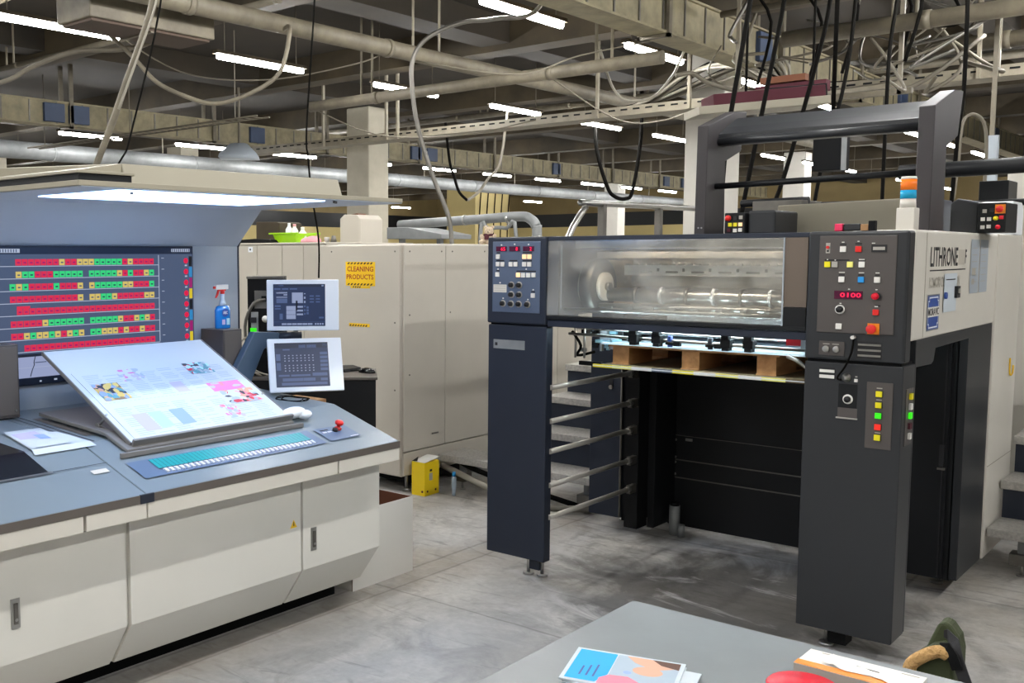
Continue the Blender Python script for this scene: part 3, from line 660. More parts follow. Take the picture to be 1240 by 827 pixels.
# yellow carton on the floor
e = thing('yellow_carton', 'bright yellow carton standing on the floor at the cabinet corner', 'box', (-4.19, 5.2, 0))
b = MB((-4.19, 5.2, 0)); b.T = Matrix.Translation((-4.16, 5.15, 0)) @ Matrix.Rotation(math.radians(2), 4, 'Z')
b.box(-.11, 0, 0, .16, 0, .225, 'yellow'); b.build('body', e, bevel=.002)
b = MB((-4.19, 5.2, 0)); b.T = Matrix.Translation((-4.16, 5.15, 0)) @ Matrix.Rotation(math.radians(2), 4, 'Z')
b.add([(-.11, .0, .226), (0.0, 0, .226), (.01, .16, .25), (-.10, .16, .25)], [(0, 1, 2, 3)], 'whib').add([(-.11, 0, .226), (-.105, .07, .248), (-.07, .01, .228)], [(0, 1, 2)], 'ink'); b.build('lid_flap', e)
b = MB((-4.19, 5.2, 0)); b.T = Matrix.Translation((-4.16, 5.15, 0)) @ Matrix.Rotation(math.radians(2), 4, 'Z')
b.box(0, .001, .05, .085, .10, .15, 'gryb').box(0, .001, .055, .08, .16, .175, 'ink').cyl((0, .03, .03), (.002, .03, .03), .008, 'maroon', n=8).cyl((0, .12, .03), (.002, .12, .03), .008, 'maroon', n=8).cyl((-.02, 0, .03), (-.02, -.002, .03), .008, 'maroon', n=8); b.build('printed_marks', e)

# ------------------------------------------------------------------ press operating console
DX = lambda x: .775 + (-2.9 - x) * .3125 if x > -3.3 else .90 + (-3.3 - x) * .054
CY0, CY1, SP = .3, 3.407, 2.05
e = thing('press_console', 'cream press control console with grey sloping desk and overhanging light hood', 'control console', (-3.4, 2.3, 0))
off = (-3.4, 2.3, 0); console = e
b = MB(off); b.prism([(-3.02, .66), (-3.02, .277), (-3.135, .105), (-4.0, .105), (-4.0, .92), (-3.32, .88), (-3.02, .745)], 'y', CY0, 3.385, 'creamD'); b.build('body', e, bevel=.003)
b = MB(off); b.box(-3.95, -3.26, CY0, 3.36, 0, .11, 'blackm'); b.build('plinth', e)
def door(y0, y1):
    b = MB(off); b.prism([(-3.0, .655), (-3.0, .277), (-3.12, .105), (-3.135, .105), (-3.02, .28), (-3.02, .655)], 'y', y0, y1, 'creamD'); return b.build('door', console, bevel=.002)
for y0, y1, hy in ((.35, 1.13, None), (1.14, 2.028, 1.60), (2.046, 2.893, None), (2.905, 3.387, 2.965)):
    d_ = door(y0, y1)
    if hy:
        b = MB(off); b.T = SD(-3.0); b.box(hy - .016, hy + .016, .39 - (.04 if hy > 2 else 0), .49 - (.04 if hy > 2 else 0), 0, .004, 'steel'); z = .395 - (.04 if hy > 2 else 0); b.box(hy - .007, hy + .007, z + .01, z + .08, .004, .009, 'steeld').cyl((hy, z + .025, .004), (hy, z + .025, .01), .006, 'steel', n=8); b.build('latch', d_, bevel=.001)
b = MB(off); b.T = SD(-2.9995); b.add([(2.83, .47, 0), (2.87, .47, 0), (2.85, .505, 0)], [(0, 1, 2)], 'signy').add([(2.847, .478, .001), (2.853, .478, .001), (2.851, .496, .001), (2.848, .496, .001)], [(0, 1, 2, 3)], 'ink'); b.build('warning_triangle', e, label='small yellow warning triangle')
for y0, y1 in ((CY0, 1.797), (1.808, 2.048), (2.054, 3.008), (3.018, 3.405)):
    MB(off).box(-3.0, -2.895, y0, y1, .686, .742, 'cream').build('fascia_strip', e, bevel=.003)
MB(off).box(-3.3, -2.91, CY0, 3.395, .74, .752, 'blackm').build('shadow_gap', e)
# desk slabs
def desk(y0, y1):
    b = MB(off); b.prism([(-2.9, .772), (-3.3, .898), (-4.0, .935), (-4.0, .915), (-3.3, .872), (-2.93, .752), (-2.9, .75)], 'y', y0, y1, 'desk'); b.build('desk_top', console, bevel=.003)
    b = MB(off); b.box(-2.898, -2.893, y0, y1, .742, .772, 'edge'); b.build('edge_band', console)
desk(CY0, SP - .002); desk(SP + .002, CY1)
MB(off).box(-2.9, -2.89, SP - .03, SP + .028, .741, .774, 'dark').build('joint_cover', e, bevel=.002)
DT = frame((-2.9, 0, .775), (0, 1, 0), (-.3, 0, .0945))   # sloping surface : u = y, v = distance up the slope
DB = frame((-3.3, 0, .90), (0, 1, 0), (-.7, 0, .037))
def vs(x): return (-2.9 - x) * math.hypot(1, .315)
b = MB(off); b.T = DT
b.quad(2.11, 3.035, vs(-2.985), vs(-3.108), .002, 'keyb')
b.quad(2.2, 2.985, vs(-3.03), vs(-3.1), .0035, 'cyan')
for i in range(40): b.quad(2.2 + i * .0198, 2.2 + i * .0198 + .0015, vs(-3.03), vs(-3.1), .004, 'ink')
b.quad(2.2, 2.985, vs(-3.026), vs(-3.031), .004, 'ink')
b.build('ink_key_panel', e, label='blue panel of teal ink scales')
b = MB(off); b.T = DT
for i in range(33):
    u = 2.215 + i * .0236
    b.box(u, u + .011, vs(-2.998), vs(-3.022), .002, .007, 'key').box(u - .003, u + .014, vs(-3.018), vs(-3.023), .002, .006, 'key')
o = b.build('ink_keys', e, label='row of small pale ink keys')
o['kind'] = 'stuff'
b = MB(off); b.T = DT; b.quad(3.07, 3.26, vs(-2.993), vs(-3.105), .002, 'keyb'); b.quad(3.09, 3.115, vs(-3.06), vs(-3.07), .003, 'key').quad(3.12, 3.145, vs(-3.06), vs(-3.07), .003, 'key').quad(3.09, 3.14, vs(-3.08), vs(-3.087), .003, 'ink').quad(3.2, 3.25, vs(-3.0), vs(-3.005), .003, 'key')
b.build('stop_panel', e, bevel=0)
b = MB(off); b.T = DT; b.lathe([(0, 0), (.016, 0), (.016, .008), (.009, .01), (.009, .02), (.018, .024), (.02, .034), (.014, .04), (0, .041)], (3.195, vs(-3.075), .002), 'red'); b.cyl((3.165, vs(-3.065), .002), (3.165, vs(-3.065), .014), .012, 'ink'); b.build('emergency_stop_button', e, label='red mushroom stop button')
b = MB(off); b.T = DT
b.quad(1.62, 1.815, vs(-3.14), vs(-3.3), .0015, 'gloss'); b.quad(CY0, 1.62, vs(-3.14), vs(-3.3), .0015, 'gloss'); b.T = DB; b.quad(CY0, 1.82, 0, .19, .0015, 'gloss')
b.T = DT; b.quad(CY0, 1.83, vs(-3.128), vs(-3.14), .002, 'steel')
b.build('viewing_glass', e, label='dark glass plate set in the desk')
b = MB(off); b.T = DT; b.quad(1.955, 2.02, vs(-3.074), vs(-3.1), .0015, 'cream').quad(1.82, SP, vs(-3.135), vs(-3.138), .001, 'ink'); b.T = DB; b.quad(2.07, 2.075, 0, .65, .001, 'ink').quad(2.10, 2.106, .0, .6, .001, 'ink').quad(2.13, 2.165, .1, .5, .001, 'edge').quad(1.7, 2.0, .3, .303, .001, 'ink')
b.build('desk_markings', e)
# back wall of the console and big screen
MB(off).box(-4.06, -4.0, CY0, 3.42, .3, 1.65, 'whitew').build('back_wall', e, bevel=.003)
SX = -3.985
e2 = MB(off).box(-4.0, SX, 2.06, 3.122, 1.042, 1.642, 'dark').build('wall_screen', e, bevel=.003)
b = MB(off); b.T = SD(SX)
b.quad(2.075, 3.117, 1.178, 1.605, .001, 's_bg'); b.quad(2.075, 3.117, 1.605, 1.634, .001, 's_dark')
b.quad(2.08, 2.2, 1.611, 1.628, .002, 's_line').quad(2.99, 3.1, 1.615, 1.63, .002, 's_line')
for i in range(9): b.quad(2.995 + i * .012, 3.0 + i * .012, 1.616, 1.629, .003, 's_dark').quad(2.085 + i * .012, 2.09 + i * .012, 1.613, 1.626, .003, 's_bg') 
rowsC = ['.RRRRRRRYRRYYYGGGGGRYRRRR', '.YGGRRRGGGGG.GGGGGYRGRRYG', 'GYGRRRRGRRRY.YGGGGGYYRRRG', 'RRRRRRRRRRRY.YYGGYRRRRRYY', '.RRRRRRRRRRRRRRRRRRRRRRRR', 'RRRRRYGGGGGG.GGGGGYRRYGYR', 'RRYGYYGYRYGY.GGYYYRYRRYRR', '..RRRRRRRRRRRRRRRRRRRRRRR']
mc = dict(R='s_red', G='s_grn', Y='s_yel')
for r, row in enumerate(rowsC):
    z = 1.554 - r * .0525
    b.quad(2.075, 2.915, z - .002, z + .001, .0022, 's_line')
    for c, ch in enumerate(row):
        u = 2.148 + c * .0296
        if ch in mc:
            b.quad(u, u + .0272, z + .003, z + .03, .003, mc[ch]); b.quad(u + .008, u + .02, z + .012, z + .018, .004, {'R': 's_mag', 'G': 't_bg', 'Y': 's_bg'}[ch])
    b.quad(2.93, 2.945, z + .03, z + .033, .003, 's_line')
    b.lathe([(.009, 0), (.014, 0)], (3.075, z + .018, .003), 's_red', n=12); b.quad(3.068, 3.082, z - .008, z - .001, .003, 's_line')
    b.quad(3.093, 3.112, z - .008, z + .04, .003, ['s_blk', 's_cy', 's_mag', 's_yl2'][r % 4])
b.quad(2.178, 2.24, 1.554 - 4 * .0525 + .03, 1.554 - 4 * .0525 + .04, .003, 's_red')
b.quad(2.912, 2.916, 1.19, 1.6, .0024, 's_line')
b.build('screen_display', e2, label='display of red, green and yellow cells')
b = MB(off); b.T = SD(SX); b.quad(2.08, 3.115, 1.075, 1.165, .001, 's_lav')
pts = [(2.255, 1.165), (2.248, 1.14), (2.25, 1.13), (2.24, 1.11), (2.23, 1.08)]
for (a, c), (d, f) in zip(pts, pts[1:]): b.add([(a, c, .002), (a + .004, c, .002), (d + .004, f, .002), (d, f, .002)], [(0, 1, 2, 3)], 's_blk')
b.quad(2.255, 2.31, 1.137, 1.141, .002, 's_bg').quad(2.08, 3.1, 1.118, 1.1195, .0015, 's_line')
b.quad(2.275, 2.285, 1.053, 1.06, .001, 's_line').quad(2.345, 2.36, 1.055, 1.062, .001, 's_line')
b.build('lower_display', e2)
# hood
b = MB(off); b.prism([(-4.04, 1.648), (-4.0, 1.643), (-3.80, 1.832), (-3.86, 1.85)], 'y', CY0 + 1.2, 3.42, 'slant'); b.build('hood_reflector', e, bevel=.002)
hy0, hy1 = 1.815, 3.43
b = MB(off); b.box(-3.9, -2.9, hy0, hy1, 1.825, 1.843, 'hoodc').box(-3.9, -2.902, hy0 + .01, hy1, 1.822, 1.8255, 'slant'); b.build('hood_slab', e, bevel=.003)
b = MB(off); b.prism([(-2.95, 1.843), (-2.975, 1.912), (-3.9, 1.95), (-4.0, 1.843)], 'y', 2.03, 3.1, 'hoodc')
b.build('hood_housing', e, bevel=.004)
b = MB(off); b.box(-3.95, -2.915, 1.825, 2.03, 1.843, 1.866, 'black').box(-3.97, -2.905, hy0, 2.035, 1.866, 1.876, 'hoodc').prism([(1.83, 1.876), (2.03, 1.876), (2.03, 1.912)], 'x', -3.95, -2.975, 'hoodc'); b.build('hood_end_vent', e, bevel=.002)
b = MB(off); b.box(-3.49, -2.955, 2.01, 3.0, 1.8185, 1.8225, 'diff'); b.build('hood_light_diffuser', e, label='glowing white diffuser under the hood')
b = MB(off); b.cyl((-2.99, 2.08, 1.81), (-2.99, 2.08, 1.822), .006, 'steeld', n=8).cyl((-2.95, 3.05, 1.812), (-2.95, 3.05, 1.822), .006, 'steeld', n=8).cyl((-2.97, 3.08, 1.812), (-2.97, 3.08, 1.822), .006, 'steeld', n=8); b.build('hood_clip', e)
# support posts of the hood
b = MB(off); b.prism([(-4.06, .3), (-4.0, .3), (-4.0, 1.64), (-3.88, 1.83), (-4.06, 1.83)], 'y', 3.42, 3.43, 'dark'); b.build('end_plate', e, label='dark blue end plate')

# proof stand
e = thing('proof_stand', 'tilted white proofing board on a grey hinged base on the desk', 'proofing stand', (-3.4, 2.6, .9))
off = (-3.4, 2.6, .9)
BS = frame((-3.165, 0, .860), (0, 1, 0), (-.6, 0, .19 * .6 / .6))
b = MB(off); b.prism([(-3.17, .862), (-3.17, .877), (-3.32, .925), (-3.80, .952), (-3.80, .936), (-3.32, .91)], 'y', 2.16, 3.02, 'lip'); b.build('base_plate', e, bevel=.003)
b = MB(off); b.box(-3.155, -3.14, 2.115, 3.05, .852, .872, 'lip'); b.build('front_bar', e, bevel=.003)
# board : bottom (-3.2,.90) -> top (-3.82,1.19)
BF = frame((-3.19, 0, .895), (0, 1, 0), (-.62, 0, .305))
BL = math.hypot(.62, .305)
b = MB(off); b.T = BF; b.box(2.195, 3.02, 0, BL, -.012, 0, 'paper'); b.build('board', e, bevel=.002)
b = MB(off); b.T = BF; b.box(2.193, 3.022, -.012, 0, -.02, .018, 'lip').box(2.188, 2.195, 0, BL, -.014, .002, 'lip').box(3.02, 3.027, 0, BL, -.014, .002, 'lip'); b.build('board_lip', e, bevel=.002)
b = MB(off)
for y in (2.2, 3.01): b.cyl((-3.42, y, .93), (-3.36, y, .985), .005, 'steel').cyl((-3.42, y, .935), (-3.3, y, .912), .006, 'steel').cyl((-3.42, y - .008, .935), (-3.42, y + .008, .935), .012, 'steel')
b.build('hinge_stay', e)
b = MB(off); b.T = BF; b.box(2.22, 3.0, .005, BL * .73, .001, .003, 'paper')
W = lambda u: 2.22 + u * .78
H_ = lambda v: BL * .73 * v
def ink(b, u0, u1, v0, v1, m, w=.0036): b.quad(W(u0), W(u1), H_(v0), H_(v1), w, m)
rr = random.Random(5)
for c in range(8):
    for half in (0, 1):
        for l in range(16):
            if rr.random() < .8: ink(b, .04 + c * .118, .04 + c * .118 + .1 * rr.uniform(.75, 1), .06 + half * .5 + l * .025, .06 + half * .5 + l * .025 + .008, 'i_txt')
def pic(b, u0, u1, v0, v1, cols, n, seed):
    r_ = random.Random(seed); ink(b, u0, u1, v0, v1, cols[0], .0038)
    for i in range(n):
        cu1 = r_.uniform(u0, u1); cv1 = r_.uniform(v0, v1); a_ = r_.uniform(.05, .17) * (u1 - u0); c_ = r_.uniform(.06, .2) * (v1 - v0)
        pts = [(min(max(cu1 + a_ * math.cos(t) * r_.uniform(.7, 1.2), u0), u1), min(max(cv1 + c_ * math.sin(t) * r_.uniform(.7, 1.2), v0), v1)) for t in [j * PI / 4 for j in range(8)]]
        b.add([(W(p), H_(q), .004 + i * .00004) for p, q in pts], [tuple(range(8))], r_.choice(cols))
pic(b, .04, .2, .56, .80, ['i_yel', 'i_brn', 'i_dk', 'i_teal', 'i_blue', 'i_brn', 'i_skin'], 60, 1)
pic(b, .245, .40, .80, .98, ['paper', 'i_lav', 'i_mag', 'paper', 'i_txt'], 40, 2)
pic(b, .70, .87, .80, .98, ['i_teal', 'i_dk', 'i_cy', 'paper', 'i_red', 'i_txt'], 55, 3)
pic(b, .72, .95, .50, .64, ['i_mag', 'i_mag', 'i_pnk', 'i_lav'], 14, 4)
pic(b, .74, .98, .30, .50, ['paper', 'i_red', 'i_dk', 'i_pnk', 'i_skin', 'i_txt'], 50, 6)
pic(b, .63, .75, .10, .30, ['paper', 'i_lav', 'i_pnk', 'i_mag', 'i_txt'], 34, 8)
pic(b, .10, .19, .10, .34, ['i_lav'], 0, 9); ink(b, .2, .28, .12, .34, 'i_cy', .0038); ink(b, .33, .42, .12, .34, 'i_blue', .0038); ink(b, .5, .58, .56, .72, 'i_lav', .0038)
for i in range(30): ink(b, .02 + i * .025, .035 + i * .025, .525, .53, 'i_txt', .0038)
b.build('printed_sheet', e, label='white press sheet with small colour pictures')
b = MB((-3.2, 3.0, .88)); 
b.ell((-3.22, 3.065, .905), (.04, .075, .026), 'white', 18, 12, Matrix.Rotation(.2, 3, 'Z')); b.ell((-3.2, 3.11, .895), (.03, .04, .02), 'white', 14, 10)
tag(b.build('wiping_cloth'), 'crumpled white wiping roll by the right foot of the proof board', 'cloth')
# papers
e = thing('printed_leaflets', 'two overlapping printed leaflets on the left of the desk', 'papers', (-3.45, 1.96, .9))
off = (-3.45, 1.96, .9)
b = MB(off)
def dq(b, pts, dz, m):
    b.add([(x, y, DX(x) + dz) for x, y in pts], [tuple(range(len(pts)))], m)
dq(b, [(-3.262, 1.835), (-3.30, 1.845), (-3.30, 2.085), (-3.262, 2.089)], .004, 'paper'); dq(b, [(-3.30, 1.845), (-3.60, 1.90), (-3.52, 2.075), (-3.30, 2.085)], .004, 'paper'); b.build('lower_sheet', e)
b = MB(off); dq(b, [(-3.31, 1.85), (-3.605, 1.9), (-3.6, 2.05), (-3.31, 2.02)], .008, 'paper'); dq(b, [(-3.45, 1.885), (-3.55, 1.9), (-3.555, 2.0), (-3.44, 1.99)], .009, 'i_lav'); dq(b, [(-3.42, 1.95), (-3.5, 1.96), (-3.49, 2.0), (-3.41, 1.99)], .0095, 'i_blue'); b.build('upper_sheet', e)
b = MB((-3.45, 3.29, .92)); pts = []
for i in range(40): t = i / 39 * 2 * PI * 2.6; r_ = .07 + .02 * math.sin(t * 1.3); pts.append((-3.48 + r_ * 1.1 * math.cos(t), 3.30 + r_ * .85 * math.sin(t) + .01 * i / 40, .918 + .002 * math.sin(t * 3)))
b.tube(pts, .0025, 'cableb', n=5, sub=2)
tag(b.build('coiled_cable'), 'thin black cable coiled on the desk below the touch screens', 'cable')
# speaker boxes
def spk(y0, y1, x0, x1, z0, z1, lb):
    e = thing('speaker_box', lb, 'box', ((x0 + x1) / 2, (y0 + y1) / 2, z0), 'dark boxes either side of the wall screen')
    o = (( x0 + x1) / 2, (y0 + y1) / 2, z0)
    MB(o).box(x0, x1, y0, y1, z0, z1, 'beam' if 0 else 'panelR').build('case', e, bevel=.003)
    b = MB(o); b.T = SD(x1 + .0005); b.box(y0 + .008, y1 - .008, z0 + .012, z1 - .01, 0, .003, 'edge').cyl((y1 - .02, z0 + .03, .003), (y1 - .02, z0 + .03, .006), .005, 'steel', n=8); b.build('front_panel', e, bevel=.001)
spk(3.158, 3.265, -3.975, -3.89, .937, 1.24, 'dark grey upright box under the blue spray bottle') if 0 else None
spk(3.15, 3.27, -3.97, -3.80, .93, 1.238, 'dark grey upright box carrying the blue spray bottle')
spk(1.93, 2.106, -3.96, -3.85, .934, 1.238, 'dark grey upright box at the left edge of the picture')
# spray bottle
bx, by, bz = -3.89, 3.225, 1.2385
e = thing('spray_bottle', 'blue glass-cleaner spray bottle with red trigger on the dark box', 'spray bottle', (bx, by, bz))
off = (bx, by, bz)
b = MB(off); b.lathe([(0, 0), (.027, 0), (.029, .004), (.029, .05), (.029, .09), (.024, .108), (.018, .112)], off, 'spray', sx=.8, sy=1.6); b.build('filled_body', e)
b = MB(off); b.lathe([(.018, .112), (.013, .13), (.0095, .145), (.0095, .17), (0, .171)], off, 'clear', sx=.9, sy=1.3); b.build('clear_neck', e)
b = MB(off); b.lathe([(0, .17), (.011, .17), (.011, .19), (0, .19)], off, 'red'); b.box(bx - .009, bx + .009, by - .045, by + .032, bz + .192, bz + .215, 'whib').box(bx - .006, bx + .006, by - .02, by + .02, bz + .185, bz + .195, 'red')
b.prism([(by - .028, bz + .192), (by - .018, bz + .192), (by - .028, bz + .165), (by - .04, bz + .150), (by - .045, bz + .152), (by - .036, bz + .17)], 'x', bx - .005, bx + .005, 'red').box(bx - .006, bx + .006, by - .055, by - .043, bz + .196, bz + .208, 'red'); b.build('trigger_head', e, bevel=.002)
b = MB(off); b.T = SD(bx + .0238); b.lathe([(0, 0), (.02, 0)], (by - .004, bz + .078, .001), 'badge', n=20).text('ABC', by - .018, by + .011, bz + .071, bz + .086, .002, 'white'); b.quad(by - .024, by - .004, bz + .02, bz + .045, .001, 'i_lav').quad(by + .004, by + .024, bz + .018, bz + .05, .001, 'i_cy'); b.build('label', e, label='round label reading ABC')

# touch monitors + arm
def monitor(C, w_, h_, yawd, tilt, roll, lb, lay):
    C = Vector(C); yw = math.radians(yawd); u = Vector((math.cos(yw), math.sin(yw), 0)); nrm = Vector((math.sin(yw), -math.cos(yw), 0))
    tl = math.radians(tilt); v = Vector((0, 0, 1)) * math.cos(tl) - nrm * math.sin(tl)
    n2 = u.cross(v); rl = math.radians(roll); u2 = u * math.cos(rl) + v * math.sin(rl); v2 = v * math.cos(rl) - u * math.sin(rl)
    F = frame(C, u2, v2)
    e = thing('touch_monitor', lb, 'monitor', tuple(C), 'touch monitors')
    b = MB(C); b.T = F; b.box(-w_ / 2, w_ / 2, -h_ / 2, h_ / 2, -.02, 0, 'white'); b.build('bezel', e, bevel=.004)
    b = MB(C); b.T = F; b.box(-w_ / 2 + .03, w_ / 2 - .03, -h_ / 2 + .03, h_ / 2 - .03, -.045, -.02, 'dark'); b.build('rear_shell', e, bevel=.005)
    b = MB(C); b.T = F; x0 = -w_ / 2 + w_ * .09; x1 = w_ / 2 - w_ * .19; y0 = -h_ / 2 + h_ * .09; y1 = h_ / 2 - h_ * .085
    b.quad(x0, x1, y0, y1, .001, 't_bg')
    X = lambda t: x0 + (x1 - x0) * t
    Y = lambda t: y0 + (y1 - y0) * t
    for (a, c, d, f, m) in lay: b.quad(X(a), X(c), Y(d), Y(f), .002, m)
    b.build('touch_display', e, label='dark blue touch display')
    return e, F
def rnd_lay():
    L = [(.0, 1, .93, 1, 's_dark'), (.02, .2, .95, .98, 't_mid'), (.93, .97, .94, .98, 't_lt'), (.02, .14, .87, .9, 't_mid'), (.17, .29, .87, .9, 't_mid'), (.32, .46, .87, .9, 't_mid'), (0, 1, .8, .86, 't_bg')]
    L += [(.06, .27, .55, .66, 't_mid'), (.06, .27, .68, .7, 't_lt'), (.06, .27, .78, .81, 't_lt'), (.2, .27, .73, .76, 't_lt'), (.36, .57, .55, .8, 't_lt'), (.59, .62, .55, .6, 't_lt'), (.59, .62, .65, .7, 't_lt'), (.59, .62, .76, .78, 't_lt')]
    for i in range(2):
        for j in range(3): L.append((.7 + i * .12, .78 + i * .12, .56 + j * .07, .59 + j * .07, 't_mid'))
    L += [(.03, .14, .46, .5, 't_mid'), (.03, .14, .4, .43, 't_mid'), (.12, .18, .16, .3, 't_mid'), (.25, .43, .17, .48, 't_lt'), (.25, .43, .27, .28, 't_bg'), (.25, .43, .37, .38, 't_bg')]
    for j in range(3): L += [(.45, .57, .26 + j * .09, .3 + j * .09, 't_lt'), (.59, .62, .27 + j * .09, .31 + j * .09, 't_mid'), (.64, .68, .28 + j * .07, .33 + j * .07, 't_mid')]
    L += [(.88, .97, .18, .22, 't_mid'), (0, 1, .1, .105, 't_mid')]
    for i in range(6): L.append((.16 + i * .1, .25 + i * .1, .03, .07, 't_lt'))
    for i in range(4): L.append((.8 + i * .045, .83 + i * .045, .03, .07, 't_lt'))
    return L
def dot_lay():
    L = [(0, 1, .88, 1, 's_dark'), (.45, .58, .88, .95, 't_mid'), (.6, .78, .88, .95, 't_mid'), (.9, 1, .9, .97, 't_mid'), (.15, .28, .83, .86, 't_mid')]
    for r_ in range(6):
        for c in range(8):
            z = .7 - r_ * .06 - (.045 if r_ > 2 else 0)
            L.append((.17 + c * .075, .195 + c * .075, z, z + .022, 't_lt'))
    for j in range(5): L.append((.84, .98, .72 - j * .09, .78 - j * .09, 't_mid'))
    L += [(.02, .1, .6, .75, 't_mid'), (.02, .1, .38, .55, 't_mid'), (.05, .25, .24, .28, 't_mid'), (.28, .64, .24, .28, 't_mid'), (.68, .96, .24, .31, 't_mid'), (.12, .5, .13, .2, 't_mid'), (.505, .73, .13, .2, 't_mid'), (.83, .96, .13, .19, 't_mid'), (.1, .95, .04, .1, 't_mid')]
    return L

monitor((-3.663, 3.557, 1.347), .362, .256, 47, 2, 0, 'upper white touch monitor beside the console showing blocks and boxes', rnd_lay())
monitor((-3.563, 3.478, 1.06), .372, .268, 57, 17, 0, 'lower white touch monitor tilted back, showing rows of dots', dot_lay())
e = thing('monitor_arm', 'blue grey bent steel arm carrying the two touch monitors', 'monitor arm', (-3.75, 3.3, .93))
off = (-3.75, 3.3, .93)
ARM = [(3.04, .925), (3.12, 1.0), (3.30, 1.222), (3.47, 1.222), (3.54, 1.19), (3.43, 1.175), (3.37, 1.14), (3.33, .925)]
MB(off).prism([(3.07, .93), (3.19, 1.05), (3.31, 1.222), (3.47, 1.21), (3.53, 1.17), (3.42, 1.16), (3.37, 1.13), (3.26, .93)], 'x', -3.79, -3.75, 'arm').build('bent_plate', e, bevel=.004)
b = MB(off); b.cyl((-3.72, 3.56, 1.02), (-3.72, 3.56, 1.42), .014, 'steel', n=12).cyl((-3.77, 3.48, 1.19), (-3.70, 3.58, 1.19), .022, 'dark', n=12).box(-3.72, -3.68, 3.53, 3.58, 1.32, 1.37, 'dark').box(-3.72, -3.6, 3.48, 3.55, 1.03, 1.09, 'dark'); b.build('pivot', e)
e = thing('side_table', 'black side cabinet with grey top behind the lower touch monitor', 'side cabinet', (-4.2, 4.4, 0))
off = (-4.2, 4.4, 0)
b = MB(off); b.T = Matrix.Translation((-3.745, 4.215, 0)) @ Matrix.Rotation(math.radians(43), 4, 'Z'); b.box(-.84, -.01, .01, .42, 0, .9, 'black'); b.build('body', e, bevel=.003)
b = MB(off); b.T = Matrix.Translation((-3.745, 4.215, 0)) @ Matrix.Rotation(math.radians(43), 4, 'Z'); b.box(-.85, 0, 0, .43, .9, .917, 'edge'); b.build('table_top', e, bevel=.003)
e = thing('computer_mouse', 'black computer mouse on the black side cabinet', 'mouse', (-3.95, 4.3, .917))
b = MB((-3.95, 4.3, .917)); b.ell((-3.93, 4.33, .922), (.06, .036, .026), 'gloss', 16, 10); b.build('shell', e)
b = MB((-3.95, 4.3, .917)); b.tube([(-3.99, 4.33, .925), (-4.05, 4.3, .925), (-4.12, 4.36, .922)], .003, 'cableb', n=5); b.build('cord', e)
b = MB((-4.1, 4.3, .917)); b.prism([(-4.17, .917), (-4.03, .917), (-4.04, .935), (-4.1, .945), (-4.17, .94)], 'y', 4.25, 4.4, 'black'); tag(b.build('card_reader', bevel=.004), 'low black device left of the computer mouse', 'device')
e = thing('computer_tower', 'black computer tower seen from the back with loose cables, left of the touch monitors', 'computer', (-4.65, 4.35, .917))
off = (-4.65, 4.35, .917)
PT = Matrix.Translation((-3.745, 4.215, 0)) @ Matrix.Rotation(math.radians(43), 4, 'Z') @ Matrix.Translation((4.03, -4.12, 0))
b = MB(off); b.T = PT; b.box(-4.76, -4.56, 4.19, 4.5, .92, 1.475, 'blackm').box(-4.765, -4.555, 4.185, 4.2, 1.465, 1.48, 'steeld'); b.build('case', e, bevel=.003)
b = MB(off); b.T = PT @ FR(4.185); b.box(-4.72, -4.6, 1.3, 1.4, 0, .004, 'steeld').box(-4.68, -4.64, 1.34, 1.37, .004, .02, 'blackm').box(-4.74, -4.7, 1.02, 1.28, 0, .005, 'galv'); 
b.lathe([(.045, 0), (.05, .006), (.042, .006)], (-4.64, 1.12, 0), 'steeld', n=18)
for i in range(4): b.box(-4.745, -4.71, 1.04 + i * .06, 1.07 + i * .06, .005, .012, ['whib', 'blub', 'grnl', 'ink'][i])
b.lathe([(0, 0), (.02, .004), (0, .006)], (-4.66, 1.24, 0), 'whib', n=12)
b.build('back_panel', e)
b = MB(off); b.T = PT; b.tube([(-4.66, 4.17, 1.35), (-4.72, 4.12, 1.33), (-4.77, 4.13, 1.2), (-4.74, 4.15, 1.0), (-4.7, 4.14, .93)], .009, 'steeld', n=6).tube([(-4.73, 4.17, 1.1), (-4.78, 4.1, 1.08), (-4.76, 4.12, .98), (-4.68, 4.12, .925)], .006, 'cablew', n=6).tube([(-4.73, 4.17, 1.16), (-4.8, 4.08, 1.1), (-4.72, 4.08, .97), (-4.62, 4.12, .925)], .005, 'cablew', n=6); b.build('plugged_cables', e)
e = thing('cardboard_box', 'brown cardboard box corner behind the console desk', 'box', (-3.92, 3.75, 0))
MB((-3.92, 3.75, 0)).box(-3.97, -3.74, 3.60, 3.80, 0, .84, 'card').build('carton', e, bevel=.003)
# white waste box beside the console
e = thing('waste_box', 'open whitewashed box with brown inside standing at the console end', 'box', (-3.5, 3.7, 0))
off = (-3.5, 3.7, 0)
b = MB(off)
wx0, wx1, wy0, wy1, wh = -3.72, -3.215, 3.44, 3.885, .385
b.box(wx1 - .004, wx1, wy0, wy1, .0, wh, 'whib').box(wx1 - .008, wx1 - .004, wy0, wy1, .0, wh - .001, 'cardin')
b.box(wx0, wx0 + .004, wy0, wy1, 0, wh, 'whib').box(wx0 + .004, wx0 + .008, wy0, wy1, 0, wh - .001, 'cardin')
b.box(wx0 + .008, wx1 - .008, wy1 - .004, wy1, 0, wh, 'whib').box(wx0 + .008, wx1 - .008, wy1 - .008, wy1 - .004, 0, wh - .001, 'cardin')
b.box(wx0 + .008, wx1 - .008, wy0, wy0 + .004, 0, wh, 'whib').box(wx0 + .008, wx1 - .008, wy0 + .004, wy1 - .008, 0, .005, 'cardin')
b.build('walls', e)

